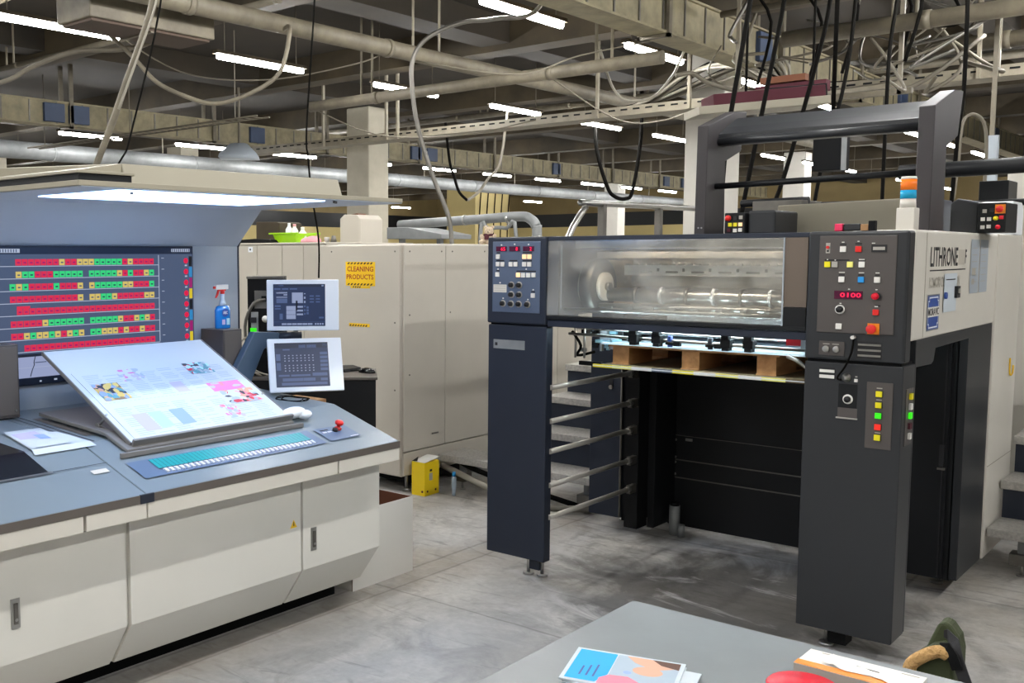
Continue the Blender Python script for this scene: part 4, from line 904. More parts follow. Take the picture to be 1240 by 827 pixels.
# ------------------------------------------------------------------ press delivery
press = thing('printing_press', 'dark slate and cream offset printing press with clear front guard and open delivery bay', 'printing press', (-2.03, 5.3, 0))
e = press; off = (-2.03, 5.3, 0)
XL, XR, YF = -2.984, -1.07, 4.2
def P(name, bevel=.004, label=None, **k): pass
MB(off).box(XL, -2.642, YF, 4.262, .083, 1.250, 'dark').build('left_leg_cover', e, bevel=.006)
MB(off).box(XL + .01, -2.65, YF + .01, 4.25, 1.249, 1.258, 'blackm').build('cover_gap', e); MB(off).box(-1.425, -1.08, YF + .01, 4.36, 1.168, 1.182, 'blackm').build('cover_gap', e)
b = MB(off); b.prism([(-1.432, .083), (-1.075, .083), (-1.07, .088), (-1.07, 1.17), (-1.432, 1.17)], 'y', YF, 4.36, 'dark2'); b.build('right_leg_cover', e, bevel=.008)
lp = MB(off).box(XL, -2.642, YF - .012, 4.5, 1.258, 1.684, 'dark').build('left_control_box', e, bevel=.008)
rp = MB(off).box(-1.432, -1.066, YF - .012, 4.27, 1.182, 1.686, 'dark2').build('right_control_box', e, bevel=.010)
for x, y in ((-2.75, 4.235), (-2.68, 4.25), (-1.33, 4.27), (-2.9, 5.5), (-1.2, 5.45)):
    b = MB(off); b.cyl((x, y, 0), (x, y, .012), .028, 'steel', n=14).cyl((x, y, .012), (x, y, .1), .009, 'steel', n=10); b.build('levelling_foot', e)
MB(off).box(-2.745, -2.685, 4.23, 4.25, .03, .09, 'dark').build('foot_bracket', e); MB(off).box(-1.32, -1.25, 4.25, 4.33, .02, .09, 'blackm').build('foot_bracket', e)
# main frame above the bay
MB(off).box(-2.642, -1.432, YF, 4.255, 1.664, 1.684, 'dark').build('top_rail', e, bevel=.003)
MB(off).box(XL, -1.1, 4.5, 6.3, 1.62, 1.683, 'dark').build('roof_cover', e, bevel=.004)
MB(off).box(-2.66, -1.41, 4.24, 4.5, 1.672, 1.683, 'dark').build('front_roof_cover', e)
MB(off).box(-2.642, -1.432, YF - .004, 4.25, 1.287, 1.305, 'black').build('guard_lower_rail', e, bevel=.003)
MB(off).box(-2.642, -1.432, YF + .004, 4.3, 1.252, 1.284, 'dark').build('cross_rail', e, bevel=.003)
b = MB(off); b.prism([(4.205, 1.306), (4.196, 1.31), (4.205, 1.664), (4.211, 1.664)], 'x', -2.64, -1.528, 'plexi'); b.build('clear_guard', e, label='scuffed clear plastic guard')
b = MB(off); b.box(-1.531, -1.526, 4.196, 4.2, 1.306, 1.664, 'whitew').box(-2.575, -2.571, 4.212, 4.216, 1.34, 1.64, 'whitew'); b.build('guard_edge', e)
MB(off).box(-1.526, -1.436, YF + .002, 4.23, 1.385, 1.664, 'reddish').build('smoked_panel', e)
MB(off).box(-1.526, -1.436, YF, 4.23, 1.30, 1.383, 'black').build('lower_black_panel', e, bevel=.002)
# inside the guard
MB(off).box(-2.62, -1.44, 4.85, 4.86, 1.30, 1.62, 'beige').box(-2.645, -2.635, 4.3, 4.86, 1.30, 1.66, 'steeld').box(-1.44, -1.43, 4.3, 4.86, 1.3, 1.62, 'steeld').build('inner_housing', e)
b = MB(off)
for x in (-2.56, -1.49):
    prof = [(4.55 + .0 + .14 * math.cos(t), 1.445 + .125 * math.sin(t)) for t in [PI / 2 + i * PI / 12 for i in range(13)]]
    b.prism([(4.85, 1.57)] + prof + [(4.85, 1.32)], 'x', x, x + .03, 'plush')
b.build('chain_guide_plate', e, bevel=.003)
b = MB(off)
for x in (-2.53,):
    b.cyl((-2.60, 4.52, 1.44), (-2.53, 4.52, 1.44), .11, 'beige', n=32).cyl((-2.53, 4.52, 1.44), (-2.5, 4.52, 1.44), .07, 'cream', n=24).cyl((-2.5, 4.52, 1.44), (-2.48, 4.52, 1.44), .02, 'steel')
b.lathe([(.125, -.03), (.135, -.03), (.135, .03), (.125, .03)], (-2.55, 4.52, 1.44), 'steeld', n=32, ax=(1, 0, 0))
b.build('chain_wheel', e)
b = MB(off); b.box(-2.45, -1.45, 4.6, 4.61, 1.495, 1.545, 'whib')
for i in range(7):
    x = -2.36 + i * .13; b.box(x, x + .06, 4.594, 4.601, 1.508, 1.517, 'steeld').box(x + .085, x + .095, 4.594, 4.601, 1.515, 1.53, 'ink')
for i in range(24): b.box(-2.44 + i * .04, -2.42 + i * .04, 4.595, 4.61, 1.545, 1.553, 'gryb')
b.build('gripper_bar', e)
b = MB(off); b.cyl((-2.5, 4.55, 1.40), (-1.45, 4.55, 1.40), .034, 'steel', n=20)
for i in range(7): b.cyl((-2.36 + i * .13, 4.55, 1.40), (-2.345 + i * .13, 4.55, 1.40), .04, 'white' if i % 2 else 'steeld', n=20)
b.cyl((-2.5, 4.45, 1.35), (-1.45, 4.45, 1.35), .012, 'steel').cyl((-2.45, 4.7, 1.47), (-1.45, 4.7, 1.47), .03, 'beige')
b.build('delivery_shaft', e)
b = MB(off)
for i in range(9): b.box(-2.43 + i * .107, -2.36 + i * .107, 4.4, 4.5, 1.318, 1.332, 'galv').box(-2.42 + i * .107, -2.40 + i * .107, 4.38, 4.4, 1.318, 1.35, 'steel')
b.box(-2.62, -1.45, 4.5, 4.84, 1.31, 1.32, 'galv').cyl((-2.62, 4.32, 1.335), (-1.45, 4.32, 1.335), .008, 'steel')
b.build('vacuum_slow_down_rollers', e)
b = MB(off); b.box(-2.55, -1.5, 4.3, 4.32, 1.628, 1.66, 'beige').box(-2.52, -1.5, 4.45, 4.47, 1.58, 1.61, 'steeld'); b.build('upper_crossbar', e)
b = MB(off); b.cyl((-2.45, 4.33, 1.652), (-1.55, 4.33, 1.652), .008, 'fill_warm', n=10); b.build('added_fill_tube', e)  # added fill light, tucked behind the crossbar to brighten the guard interior
b = MB(off); b.cyl((-2.5, 4.40, 1.268), (-1.5, 4.40, 1.268), .008, 'insp', n=10); b.build('added_fill_tube', e)  # added fill light for the plate and rods below the rail
# under the rail : joggers, rods, clamps
b = MB(off); b.cyl((-2.62, 4.37, 1.21), (-1.44, 4.37, 1.195), .007, 'steel', n=8).cyl((-2.62, 4.42, 1.235), (-1.44, 4.42, 1.225), .005, 'steel', n=8); b.build('sheet_guide_rods', e)
for x in (-2.262, -2.145, -1.82, -1.72):
    b = MB(off); b.box(x - .018, x + .018, 4.33, 4.36, 1.225, 1.252, 'black').box(x - .022, x + .022, 4.335, 4.385, 1.19, 1.226, 'black').box(x - .015, x + .015, 4.335, 4.38, 1.175, 1.19, 'black'); b.build('rod_clamp', e, bevel=.002)
for x, m in ((-2.09, 'badge'), (-1.9, 'dark')):
    b = MB(off); b.cyl((x, 4.37, 1.175), (x, 4.37, 1.225), .012, m, n=10).cyl((x, 4.37, 1.185), (x, 4.37, 1.2), .022, 'black', n=12).box(x + .02, x + .05, 4.36, 4.38, 1.18, 1.2, 'black'); b.build('adjusting_knob', e)
b = MB(off); b.box(-1.56, -1.50, 4.34, 4.36, 1.215, 1.248, 'redg').box(-1.50, -1.45, 4.34, 4.36, 1.205, 1.25, 'clear').tube([(-1.55, 4.33, 1.17), (-1.5, 4.33, 1.15), (-1.46, 4.33, 1.12)], .008, 'steel'); b.build('sensor_block', e, bevel=.002, label='red sensor block')
b = MB(off); b.box(-2.5, -1.45, 4.8, 5.2, 1.19, 1.2, 'white').box(-2.5, -1.45, 5.18, 5.2, 1.2, 1.3, 'white'); b.build('rear_tray_plate', e)
b = MB(off)
for i in range(5): b.box(-2.4 + i * .2, -2.33 + i * .2, 4.9, 4.95, 1.2, 1.235, 'dark').box(-2.33 + i * .2, -2.26 + i * .2, 4.85, 4.87, 1.2, 1.215, 'galv')
b.build('suction_units', e, bevel=.002)
b = MB(off); rj = random.Random(11)
for i in range(55):
    x = rj.uniform(-2.63, -2.38); z = rj.uniform(1.11, 1.23); y = rj.uniform(4.42, 4.75)
    b.box(x, x + rj.uniform(.01, .05), y, y + .02, z, z + rj.uniform(.01, .04), rj.choice(['steeld', 'black', 'i_cy', 'steel', 'blackm', 'galv']))
for x in (-2.6, -2.55): b.cyl((x, 4.4, 1.09), (x, 4.4, 1.25), .006, 'steel', n=8)
b.tube([(-2.62, 4.4, 1.22), (-2.57, 4.4, 1.15), (-2.6, 4.42, 1.10), (-2.52, 4.45, 1.12)], .007, 'cableb').box(-2.52, -2.43, 4.45, 4.55, 1.165, 1.18, 'i_cy').box(-2.5, -2.44, 4.46, 4.54, 1.18, 1.2, 'whitew')
b.build('jogger_mechanism', e)['kind'] = 'stuff'
# rear body of the bay
MB(off).box(XL, -2.78, 5.226, 6.3, .085, 1.62, 'dark').build('rear_left_cover', e, bevel=.004)
MB(off).box(-2.78, -2.70, 5.24, 6.3, .07, 1.62, 'blackm').box(-2.70, -2.62, 5.12, 5.24, .07, 1.25, 'blackm').box(-2.62, -2.58, 5.24, 5.5, .06, 1.25, 'black').build('lift_guide_column', e, bevel=.002)
MB(off).box(-1.29, -1.10, 5.226, 6.3, .085, 1.62, 'black').build('rear_right_cover', e, bevel=.003)
b = MB(off); b.box(-2.62, -1.25, 5.5, 5.52, .03, 1.3, 'black'); b.build('bay_back_panel', e)
b = MB(off)
for z, th in ((.556, .003), (.412, .006), (.308, .006)): b.box(-2.60, -1.3, 5.494, 5.501, z, z + th, 'steeld')
b.box(-2.52, -2.48, 5.494, 5.5, .53, .545, 'steel')
for z in (.53, .43, .4, .33): b.cyl((-2.58, 5.5, z), (-2.58, 5.492, z), .007, 'steel', n=8)
b.build('panel_seams', e)
MB(off).cyl((-2.615, 5.4, .1), (-2.605, 5.4, 1.2), .008, 'steeld', n=8).build('lift_rod', e)
b = MB(off); b.cyl((-2.53, 5.4, 0), (-2.53, 5.4, .17), .03, 'galv', n=16).cyl((-2.53, 5.4, .17), (-2.53, 5.4, .19), .026, 'blackm').cyl((-2.48, 5.38, 0), (-2.48, 5.38, .07), .02, 'galv'); b.build('pneumatic_cylinder', e)
b = MB(off); b.cyl((-2.725, 5.115, .12), (-2.725, 5.115, 1.15), .006, 'steeld', n=8).box(-2.86, -2.84, 5.222, 5.226, .84, .9, 'ink').cyl((-2.85, 5.22, .84), (-2.85, 5.214, .84), .012, 'steel', n=10); b.build('door_latch', e)
for z in (.951, .785, .635, .466, .306):
    b = MB(off); b.cyl((-2.64, 4.24, z), (-2.64, 5.05, z), .013, 'rod', n=14).cyl((-2.64, 5.03, z), (-2.64, 5.06, z), .017, 'steel', n=14).box(-2.652, -2.628, 5.05, 5.12, z - .025, z + .02, 'steeld'); b.build('guard_rail', e)
# right flank
b = MB(off); pl = [(4.36, 1.262), (4.36, .092), (4.374, .092), (4.374, 1.155), (4.60, 1.150), (4.63, 1.16), (4.655, 1.212), (5.226, 1.216), (5.226, .09), (5.70, .09), (5.70, 1.262)]
v = [(y, z) for y, z in pl]
b.prism(v, 'x', -1.11, -1.07, 'dark2'); b.build('side_frame', e, bevel=.002)
MB(off).box(-1.13, -1.105, 4.75, 5.2, .3, 1.2, 'blackm').box(-1.105, -1.10, 5.09, 5.11, .6, .72, 'ink').box(-1.105, -1.098, 5.085, 5.115, .595, .603, 'steel').build('side_door', e) if 0 else None
MB(off).box(-1.5, -1.13, 5.21, 5.226, .09, 1.25, 'black').build('side_bay_panel', e)
b = MB(off); b.box(-1.15, -1.145, 5.205, 5.21, .1, 1.2, 'ink').box(-1.16, -1.14, 5.2, 5.21, .62, .72, 'ink').box(-1.165, -1.135, 5.195, 5.21, .605, .615, 'steeld'); b.build('side_bay_handle', e)
sp_ = MB(off).box(-1.3, -1.066, 4.27, 5.705, 1.262, 1.69, 'cream').build('side_upper_cover', e, bevel=.010)
MB(off).box(-1.068, -1.0655, 4.425, 4.432, 1.27, 1.68, 'hoodc').build('cover_seam', e)
MB(off).box(-1.4, -1.062, 5.712, 6.28, .085, 1.692, 'cream').build('side_column_cover', e, bevel=.008)
MB(off).box(-1.0635, -1.061, 5.715, 6.27, .55, .553, 'hoodc').build('column_seam', e)
MB(off).prism([(6.02, 1.69), (6.28, 1.69), (6.28, 1.83), (6.24, 1.86), (6.02, 1.86)], 'x', -1.4, -1.065, 'white').build('column_cap', e, bevel=.006)
b = MB(off); b.T = SD(-1.061); b.tube([(6.1, 1.06, .004), (6.1, 1.0, .004), (6.115, .97, .006), (6.14, .98, .01), (6.15, 1.02, .01)], .004, 'signy', n=6); b.build('brass_hook', e, label='small brass hook')
# lettering and papers on the flank
b = MB(off); b.T = SD(-1.0655)
b.text('LITHRONE', 4.49, 4.93, 1.545, 1.625, .0005, 'ink').text('F', 5.06, 5.085, 1.555, 1.615, .0005, 'ink')
b.quad(4.485, 5.075, 1.528, 1.533, .0005, 'ink'); b.text('KOMORI CORPORATION', 4.485, 4.98, 1.46, 1.505, .0005, 'greyt')
b.quad(4.94, 5.05, 1.55, 1.615, .0006, 'beige')
b.build('flank_lettering', e, label='LITHRONE lettering')
b = MB(off); b.T = SD(-1.0653)
b.quad(4.47, 4.655, 1.29, 1.435, .001, 'galv').quad(4.475, 4.65, 1.295, 1.43, .0015, 'badge')
def rim(b, u0, u1, v0, v1, c, t, w, m):
    o = [(u0 + c, v0), (u1 - c, v0), (u1 - c, v0 + c), (u1, v0 + c), (u1, v1 - c), (u1 - c, v1 - c), (u1 - c, v1), (u0 + c, v1), (u0 + c, v1 - c), (u0, v1 - c), (u0, v0 + c), (u0 + c, v0 + c)]
    cu2, cv2 = (u0 + u1) / 2, (v0 + v1) / 2
    i = [(p[0] + (t if p[0] < cu2 else -t), p[1] + (t if p[1] < cv2 else -t)) for p in o]
    n = len(o); b.add([(p, q, w) for p, q in o + i], [(j, (j + 1) % n, n + (j + 1) % n, n + j) for j in range(n)], m)
rim(b, 4.482, 4.643, 1.300, 1.425, .014, .005, .002, 'white')
b.quad(4.476, 4.649, 1.345, 1.385, .0022, 'whib'); b.text('MORAVIC', 4.482, 4.643, 1.35, 1.38, .003, 'ink')
b.build('blue_badge', e, label='blue badge with a white band reading MORAVIC')
b = MB(off); b.T = SD(-1.0650); b.quad(4.71, 4.92, 1.355, 1.515, .003, 'paper'); b.quad(4.73, 4.89, 1.488, 1.492, .004, 'ink').cyl((4.725, 1.425, .003), (4.725, 1.425, .012), .014, 'badge', n=12); b.box(4.885, 4.94, 1.41, 1.46, .003, .014, 'ink'); b.box(4.9, 4.92, 1.43, 1.45, .014, .02, 'gryb'); b.build('note_sheet', e, label='white sheet held by magnets')
b = MB(off); b.T = SD(-1.0650); b.quad(5.16, 5.32, 1.42, 1.66, .001, 'whitew').quad(5.34, 5.5, 1.42, 1.66, .001, 'whitew')
for u in (5.18, 5.36):
    for k in range(6): b.quad(u, u + .1, 1.62 - k * .03, 1.623 - k * .03, .0015, 'greyt')
b.quad(5.19, 5.26, 1.5, 1.53, .0015, 'greyt').quad(5.19, 5.24, 1.46, 1.485, .0015, 'greyt'); b.build('printed_notice', e)
# left control panel
pn = MB(off); pn.T = FR(YF - .012); pn.box(-2.95, -2.673, 1.314, 1.662, 0, .004, 'panelL'); pn = pn.build('left_panel', e, bevel=.002)
FL = FR(YF - .016)
def px2(u, v): return (-2.95 + (u - 243) / (712 - 243) * .277, 1.662 - (v - 195) / (880 - 195) * .348)   # crop layout to panel metres
def btn(par, u, v, m, s=.011, F=FL, lab=None, hood=True):
    b = MB(off); b.T = F; b.box(u - s, u + s, v - s, v + s, 0, .007, m); 
    return b.build('push_button', par, bevel=.0015, label=lab)
for U, V, m in ((300, 341, 'whib'), (562, 341, 'warmb'), (611, 341, 'warmb'), (300, 414, 'whib'), (347, 414, 'whib'), (430, 414, 'whib'), (478, 414, 'whib'), (562, 414, 'whib'), (611, 414, 'whib'), (297, 514, 'whib'), (504, 516, 'warmb'), (553, 518, 'whib'), (603, 518, 'whib'), (654, 516, 'whib'), (650, 710, 'whib')):
    u, v = px2(U, V); btn(pn, u, v, m, lab='lit cream button' if m == 'warmb' else None)
for U in (333, 464, 600):
    u, v = px2(U, 266); b = MB(off); b.T = FL; b.box(u - .031, u + .031, v - .012, v + .012, 0, .003, 'leddark'); b.text('8' if U != 600 else '2', u + .008, u + .020, v - .009, v + .009, .004, 'led') if U != 333 else b.text('6', u - .002, u + .010, v - .009, v + .009, .004, 'led').text('5', u + .012, u + .024, v - .009, v + .009, .004, 'led')
    b.build('numeric_display', pn, label='red numeric display')
for U, V in ((437, 614), (513, 614), (437, 707), (513, 707), (352, 795), (434, 797), (510, 797), (595, 797)):
    u, v = px2(U, V); b = MB(off); b.T = FL; b.lathe([(.017, 0), (.017, .002), (.0, .002)], (u, v, 0), 'gryb', n=20).lathe([(.012, .002), (.011, .016), (0, .016)], (u, v, 0), 'ink', n=16).box(u - .002, u + .002, v, v + .012, .016, .018, 'ink'); b.build('rotary_knob', pn)
b = MB(off); b.T = FL
u0, v0 = px2(255, 688); u1, v1 = px2(388, 612); b.quad(u0, u1, v0, v1, .001, 'cream')
for k in range(3): b.quad(u0 + .005, u1 - .005, v0 + .007 + k * .012, v0 + .009 + k * .012, .0015, 'greyt')
for U0, U1, V in ((283, 320, 303), (545, 635, 303), (283, 362, 380), (415, 492, 380), (545, 635, 380), (283, 315, 478), (485, 675, 480), (630, 668, 675)):
    a, z = px2(U0, V); c, _ = px2(U1, V); b.quad(a, c, z - .003, z + .003, .001, 'ink')
for U, V in ((333, 228), (464, 222), (600, 225), (322, 595), (355, 745), (600, 750), (300, 462), (580, 460), (650, 655)):
    a, z = px2(U, V); b.quad(a - .004, a + .004, z - .003, z + .003, .001, 'whib')
b.build('panel_print', pn)
b = MB(off); b.T = FR(YF); b.box(-2.95, -2.765, 1.13, 1.175, 0, .002, 'galv').quad(-2.94, -2.925, 1.145, 1.16, .003, 'ink'); b.build('silver_label', e, label='crinkled silver label')
# right control panel
rpn = MB(off); rpn.T = FR(YF - .012); rpn.box(-1.387, -1.107, 1.29, 1.668, 0, .004, 'panelR'); rpn = rpn.build('right_panel', e, bevel=.002)
def qx(U, V): return (-1.387 + (U - 380 + (V - 175) * .045) / 645 * .280, 1.668 - (V - 175) / 800 * .378)
for U, V, m in ((580, 285, 'whib'), (709, 285, 'red'), (446, 410, 'yelb'), (508, 410, 'gryb'), (638, 410, 'yelp'), (736, 410, 'whib'), (566, 533, 'whib'), (729, 533, 'blub'), (862, 533, 'whib'), (850, 795, 'red'), (540, 920, 'whib')):
    u, v = qx(U, V); btn(rpn, u, v, m, lab={'red': 'red button', 'yelb': 'yellow button', 'yelp': 'pale yellow button', 'blub': 'blue button', 'gryb': 'grey button'}.get(m))
u, v = qx(622, 660); b = MB(off); b.T = FL; b.box(u - .052, u + .052, v - .016, v + .016, 0, .003, 'leddark'); b.text('0100', u - .03, u + .047, v - .009, v + .009, .004, 'led'); b.build('numeric_display', rpn, label='red display reading 0100')
u, v = qx(878, 280); b = MB(off); b.T = FL; b.box(u - .027, u + .027, v - .014, v + .014, 0, .004, 'ink').quad(u - .021, u + .021, v - .006, v + .006, .005, 'gryb'); b.build('hour_counter', rpn)
u, v = qx(450, 275); b = MB(off); b.T = FL; b.box(u - .008, u + .008, v - .02, v + .02, 0, .001, 'gryb').cyl((u, v + .003, .001), (u, v + .003, .008), .006, 'red', n=10).quad(u - .004, u + .004, v - .015, v - .008, .002, 'ink'); b.build('key_switch', rpn)
u, v = qx(850, 665); b = MB(off); b.T = FL; b.cyl((u + .006, v, 0), (u + .006, v, .008), .014, 'ink').lathe([(0, 0), (.013, 0), (.013, .012), (0, .014)], (u, v, .004), 'redg'); b.build('red_selector', rpn, label='round red selector')
u, v = qx(550, 780); b = MB(off); b.T = FL; b.lathe([(.018, 0), (.018, .003), (.013, .003), (.013, 0)], (u, v, 0), 'whib').lathe([(.012, 0), (.012, .016), (0, .017)], (u, v, 0), 'ink'); b.build('rotary_knob', rpn)
u, v = qx(830, 930); b = MB(off); b.T = FL; b.box(u - .021, u + .021, v - .021, v + .021, 0, .006, 'orange').lathe([(.009, .006), (.009, .014), (.017, .016), (.018, .026), (0, .029)], (u - .003, v, 0), 'red'); b.build('emergency_stop', rpn, bevel=.001, label='red mushroom on an orange plate')
b = MB(off); b.T = FL
for U, V, w_ in ((580, 245, .02), (709, 242, .02), (490, 375, .05), (590, 375, .03), (735, 372, .024), (566, 496, .018), (729, 496, .018), (862, 496, .014), (865, 742, .016)):
    a, z = qx(U, V); b.quad(a - w_ * .6, a + w_ * .6, z - .003, z + .003, .001, 'ink')
for U, V, w_ in ((580, 228, .008), (709, 222, .006), (832, 238, .01), (568, 475, .018), (732, 477, .016), (864, 477, .012), (628, 612, .006), (855, 612, .006), (555, 730, .006), (853, 748, .01), (446, 370, .004), (512, 374, .004), (735, 369, .018)):
    a, z = qx(U, V); b.quad(a - w_ * .6, a + w_ * .6, z - .0015, z + .0015, .0015, 'whib')
b.build('panel_print', rpn)
b = MB(off); b.T = FR(YF - .012); b.box(-1.375, -1.28, 1.20, 1.255, 0, .004, 'panelR')
b.lathe([(0, 0), (.013, 0), (.013, .01), (0, .012)], (-1.347, 1.225, .004), 'steel', n=16).lathe([(0, 0), (.013, 0), (.013, .01), (0, .012)], (-1.308, 1.225, .004), 'steel', n=16)
b.quad(-1.36, -1.335, 1.243, 1.246, .005, 'gryb').quad(-1.325, -1.3, 1.243, 1.246, .005, 'gryb'); b.build('lock_plate', e, bevel=.001)
b = MB(off); b.T = FR(YF - .012); b.box(-1.236, -1.145, 1.195, 1.262, 0, .001, 'ink')
for k in range(3): b.box(-1.23, -1.148, 1.203 + k * .021, 1.210 + k * .021, .001, .006, 'steel')
b.build('vent_louvres', e)
b = MB(off); b.T = FR(YF); b.box(-1.375, -1.315, 1.10, 1.15, 0, .001, 'ink').box(-1.373, -1.317, 1.107, 1.12, .001, .005, 'whib').box(-1.373, -1.317, 1.13, 1.141, .001, .005, 'whib'); b.build('vent_louvres', e)
b = MB(off); b.tube([(-1.246, 4.18, 1.275), (-1.247, 4.165, 1.22), (-1.27, 4.17, 1.16), (-1.3, 4.18, 1.115), (-1.285, 4.182, 1.105)], .004, 'cableb', n=6).cyl((-1.246, 4.188, 1.276), (-1.246, 4.16, 1.276), .007, 'whib', n=10); b.build('tethered_cord', e)
b = MB(off); b.T = FR(YF); b.lathe([(0, 0), (.017, 0), (.017, .006), (.008, .008), (.008, .018), (0, .019)], (-1.272, 1.115, 0), 'steel', n=18).box(-1.242, -1.23, 1.10, 1.112, 0, .006, 'whib').quad(-1.24, -1.232, 1.118, 1.123, .001, 'gryb'); b.build('silver_knob', e)
b = MB(off); b.T = FR(YF); b.lathe([(.019, 0), (.019, .002), (.014, .002)], (-1.264, 1.03, 0), 'whib').lathe([(.012, 0), (.012, .014), (0, .015)], (-1.264, 1.03, 0), 'ink').box(-1.3, -1.228, .957, .995, 0, .001, 'panelR').box(-1.305, -1.226, .952, .957, 0, .006, 'gryb').box(-1.3, -1.23, .955, 1.09, 0, .0008, 'black'); b.build('rotary_knob', e)
b5 = MB(off); b5.T = FR(YF); b5.box(-1.196, -1.102, .847, 1.105, 0, .003, 'panelR'); b5 = b5.build('pile_control_strip', e, bevel=.001)
for i, (z, m) in enumerate(((1.061, 'yelb'), (1.018, 'yelb'), (.977, 'grnl'), (.933, 'redl'), (.892, 'yelb'))):
    b = MB(off); b.T = FR(YF - .003); b.box(-1.163, -1.137, z - .013, z + .013, 0, .003, 'ink').box(-1.161, -1.139, z - .011, z + .011, .003, .010, m); b.build('push_button', b5, bevel=.001, label={'yelb': 'yellow button', 'grnl': 'green lit button', 'redl': 'red lit button'}[m])
b = MB(off); b.T = FR(YF - .003)
for z in (1.083, 1.038, .91): b.quad(-1.16, -1.14, z - .002, z + .002, .001, 'gryb')
b.build('panel_print', b5)
b6 = MB(off); b6.T = SD(-1.07); b6.box(4.245, 4.34, .86, 1.08, 0, .003, 'panelR'); b6 = b6.build('side_control_strip', e)
for z, m in ((1.05, 'yelb'), (1.01, 'whib'), (.975, 'grnl'), (.935, 'maroon'), (.895, 'whib')):
    b = MB(off); b.T = SD(-1.067); b.box(4.28, 4.305, z - .012, z + .012, 0, .010, m); b.build('push_button', b6, bevel=.001)

# delivery board and pallet in the bay
e = thing('delivery_board', 'brown board with yellow and white striped front edge held up in the bay', 'board', (-1.96, 4.7, 1.06))
off = (-1.96, 4.7, 1.06)
MB(off).box(-2.455, -1.45, 4.335, 5.15, 1.060, 1.068, 'board').build('board', e)
b = MB(off)
for i, m in enumerate(['yelb', 'yelp', 'whib', 'badge', 'yelb', 'whib', 'yelp', 'whib', 'yelp', 'board']): b.box(-2.46 + i * .101, -2.46 + (i + 1) * .101, 4.326, 4.335, 1.06, 1.0745, m if m not in ('badge',) else 'panelL')
b.box(-2.46, -1.46, 4.324, 4.326, 1.066, 1.07, 'white'); b.build('edge_strip', e, label='yellow and white edge strip')
b = MB(off); b.box(-2.58, -2.455, 4.40, 4.42, 1.055, 1.075, 'blackm').box(-2.6, -1.42, 4.9, 4.93, 1.03, 1.06, 'blackm'); b.build('carrier_bar', e)
e = thing('wooden_pallet', 'pine pallet with three visible blocks standing on the striped board in the bay', 'pallet', (-2.03, 4.75, 1.068))
off = (-2.03, 4.75, 1.068)
for y0, y1 in ((4.445, 4.69), (4.86, 5.08)):
    for x in (-2.42, -2.067, -1.72): MB(off).box(x, x + .085, y0, y1, 1.0685, 1.152, 'wood').build('block', e, bevel=.002)
MB(off).box(-2.44, -1.62, 4.44, 4.70, 1.152, 1.162, 'wood').box(-2.44, -1.62, 4.86, 5.09, 1.152, 1.162, 'wood').build('deck_board', e)
for x in (-2.42, -2.067, -1.72): MB(off).box(x, x + .088, 4.435, 5.09, 1.0685, 1.074, 'wood').build('runner', e)
MB((-2.03, 4.75, 1.162)).box(-2.47, -1.45, 4.425, 5.15, 1.1625, 1.172, 'paper').build('x')
o = bpy.data.objects['x']; o.name = 'paper_stack'; tag(o, 'thin stack of white sheets lying on the pine pallet', 'paper')

# gantry on top
e = thing('feeder_gantry', 'dark grey gantry frame with slanted heads standing on top of the press', 'gantry', (-1.6, 4.7, 1.684))
off = (-1.6, 4.7, 1.684)
hd = [(4.591, 1.684), (4.813, 1.684), (4.805, 2.04), (4.985, 2.10), (5.046, 2.297), (4.9, 2.285), (4.602, 2.191)]
MB(off).prism(hd, 'x', -1.16, -1.10, 'gantry').build('post', e, bevel=.004)
MB(off).prism(hd, 'x', -2.092, -2.04, 'gantry').build('post', e, bevel=.004)
MB(off).prism([(4.72, 2.11), (4.80, 2.11), (4.93, 2.19), (4.93, 2.255), (4.80, 2.2), (4.72, 2.16)], 'x', -2.06, -1.15, 'dark2').build('top_beam', e, bevel=.003)
MB(off).cyl((-2.065, 4.72, 2.125), (-1.16, 4.72, 2.125), .018, 'dark2', n=14).build('upper_bar', e)
MB(off).cyl((-2.065, 4.7, 1.915), (-1.16, 4.7, 1.935), .014, 'black', n=14).build('lower_bar', e)
b = MB(off); b.T = FR(4.591)
for u in (-2.07, -2.055): b.cyl((u, 1.72, 0), (u, 1.72, .003), .004, 'steel', n=8)
b.build('bolt', e)
# cream cover and signal tower
tag(MB((-1.55, 5.0, 1.684)).prism([(-1.825, 1.684), (-1.275, 1.684), (-1.275, 1.84), (-1.825, 1.826)], 'y', 4.905, 5.4, 'hoodc').build('feeder_cover', bevel=.006), 'low cream grey cover on top of the press between the gantry posts', 'machine cover')
tag(MB((-1.7, 5.5, 1.8)).box(-1.8, -1.28, 5.41, 5.75, 1.684, 1.86, 'dark').build('rear_feeder_cover', bevel=.006), 'dark low housing behind the cream cover on the press', 'machine cover')
e = thing('signal_tower', 'short signal tower with orange and blue lenses on the press', 'signal light', (-1.12, 4.35, 1.688))
off = (-1.12, 4.35, 1.688); c = (-1.122, 4.36, 0)
MB(off).box(-1.155, -1.09, 4.33, 4.40, 1.686, 1.775, 'cream').build('base', e, bevel=.004)
MB(off).lathe([(.029, 1.775), (.027, 1.81), (0, 1.81)], c, 'cream').build('collar', e)
MB(off).lathe([(.0285, 1.81), (.0285, 1.843), (0, 1.843)], c, 'tower_b').build('blue_lens', e)
MB(off).lathe([(.0285, 1.843), (.0285, 1.885), (0, 1.885)], c, 'tower_o').build('orange_lens', e)
MB(off).lathe([(.029, 1.885), (.026, 1.895), (0, 1.897)], c, 'whib').build('cap', e)
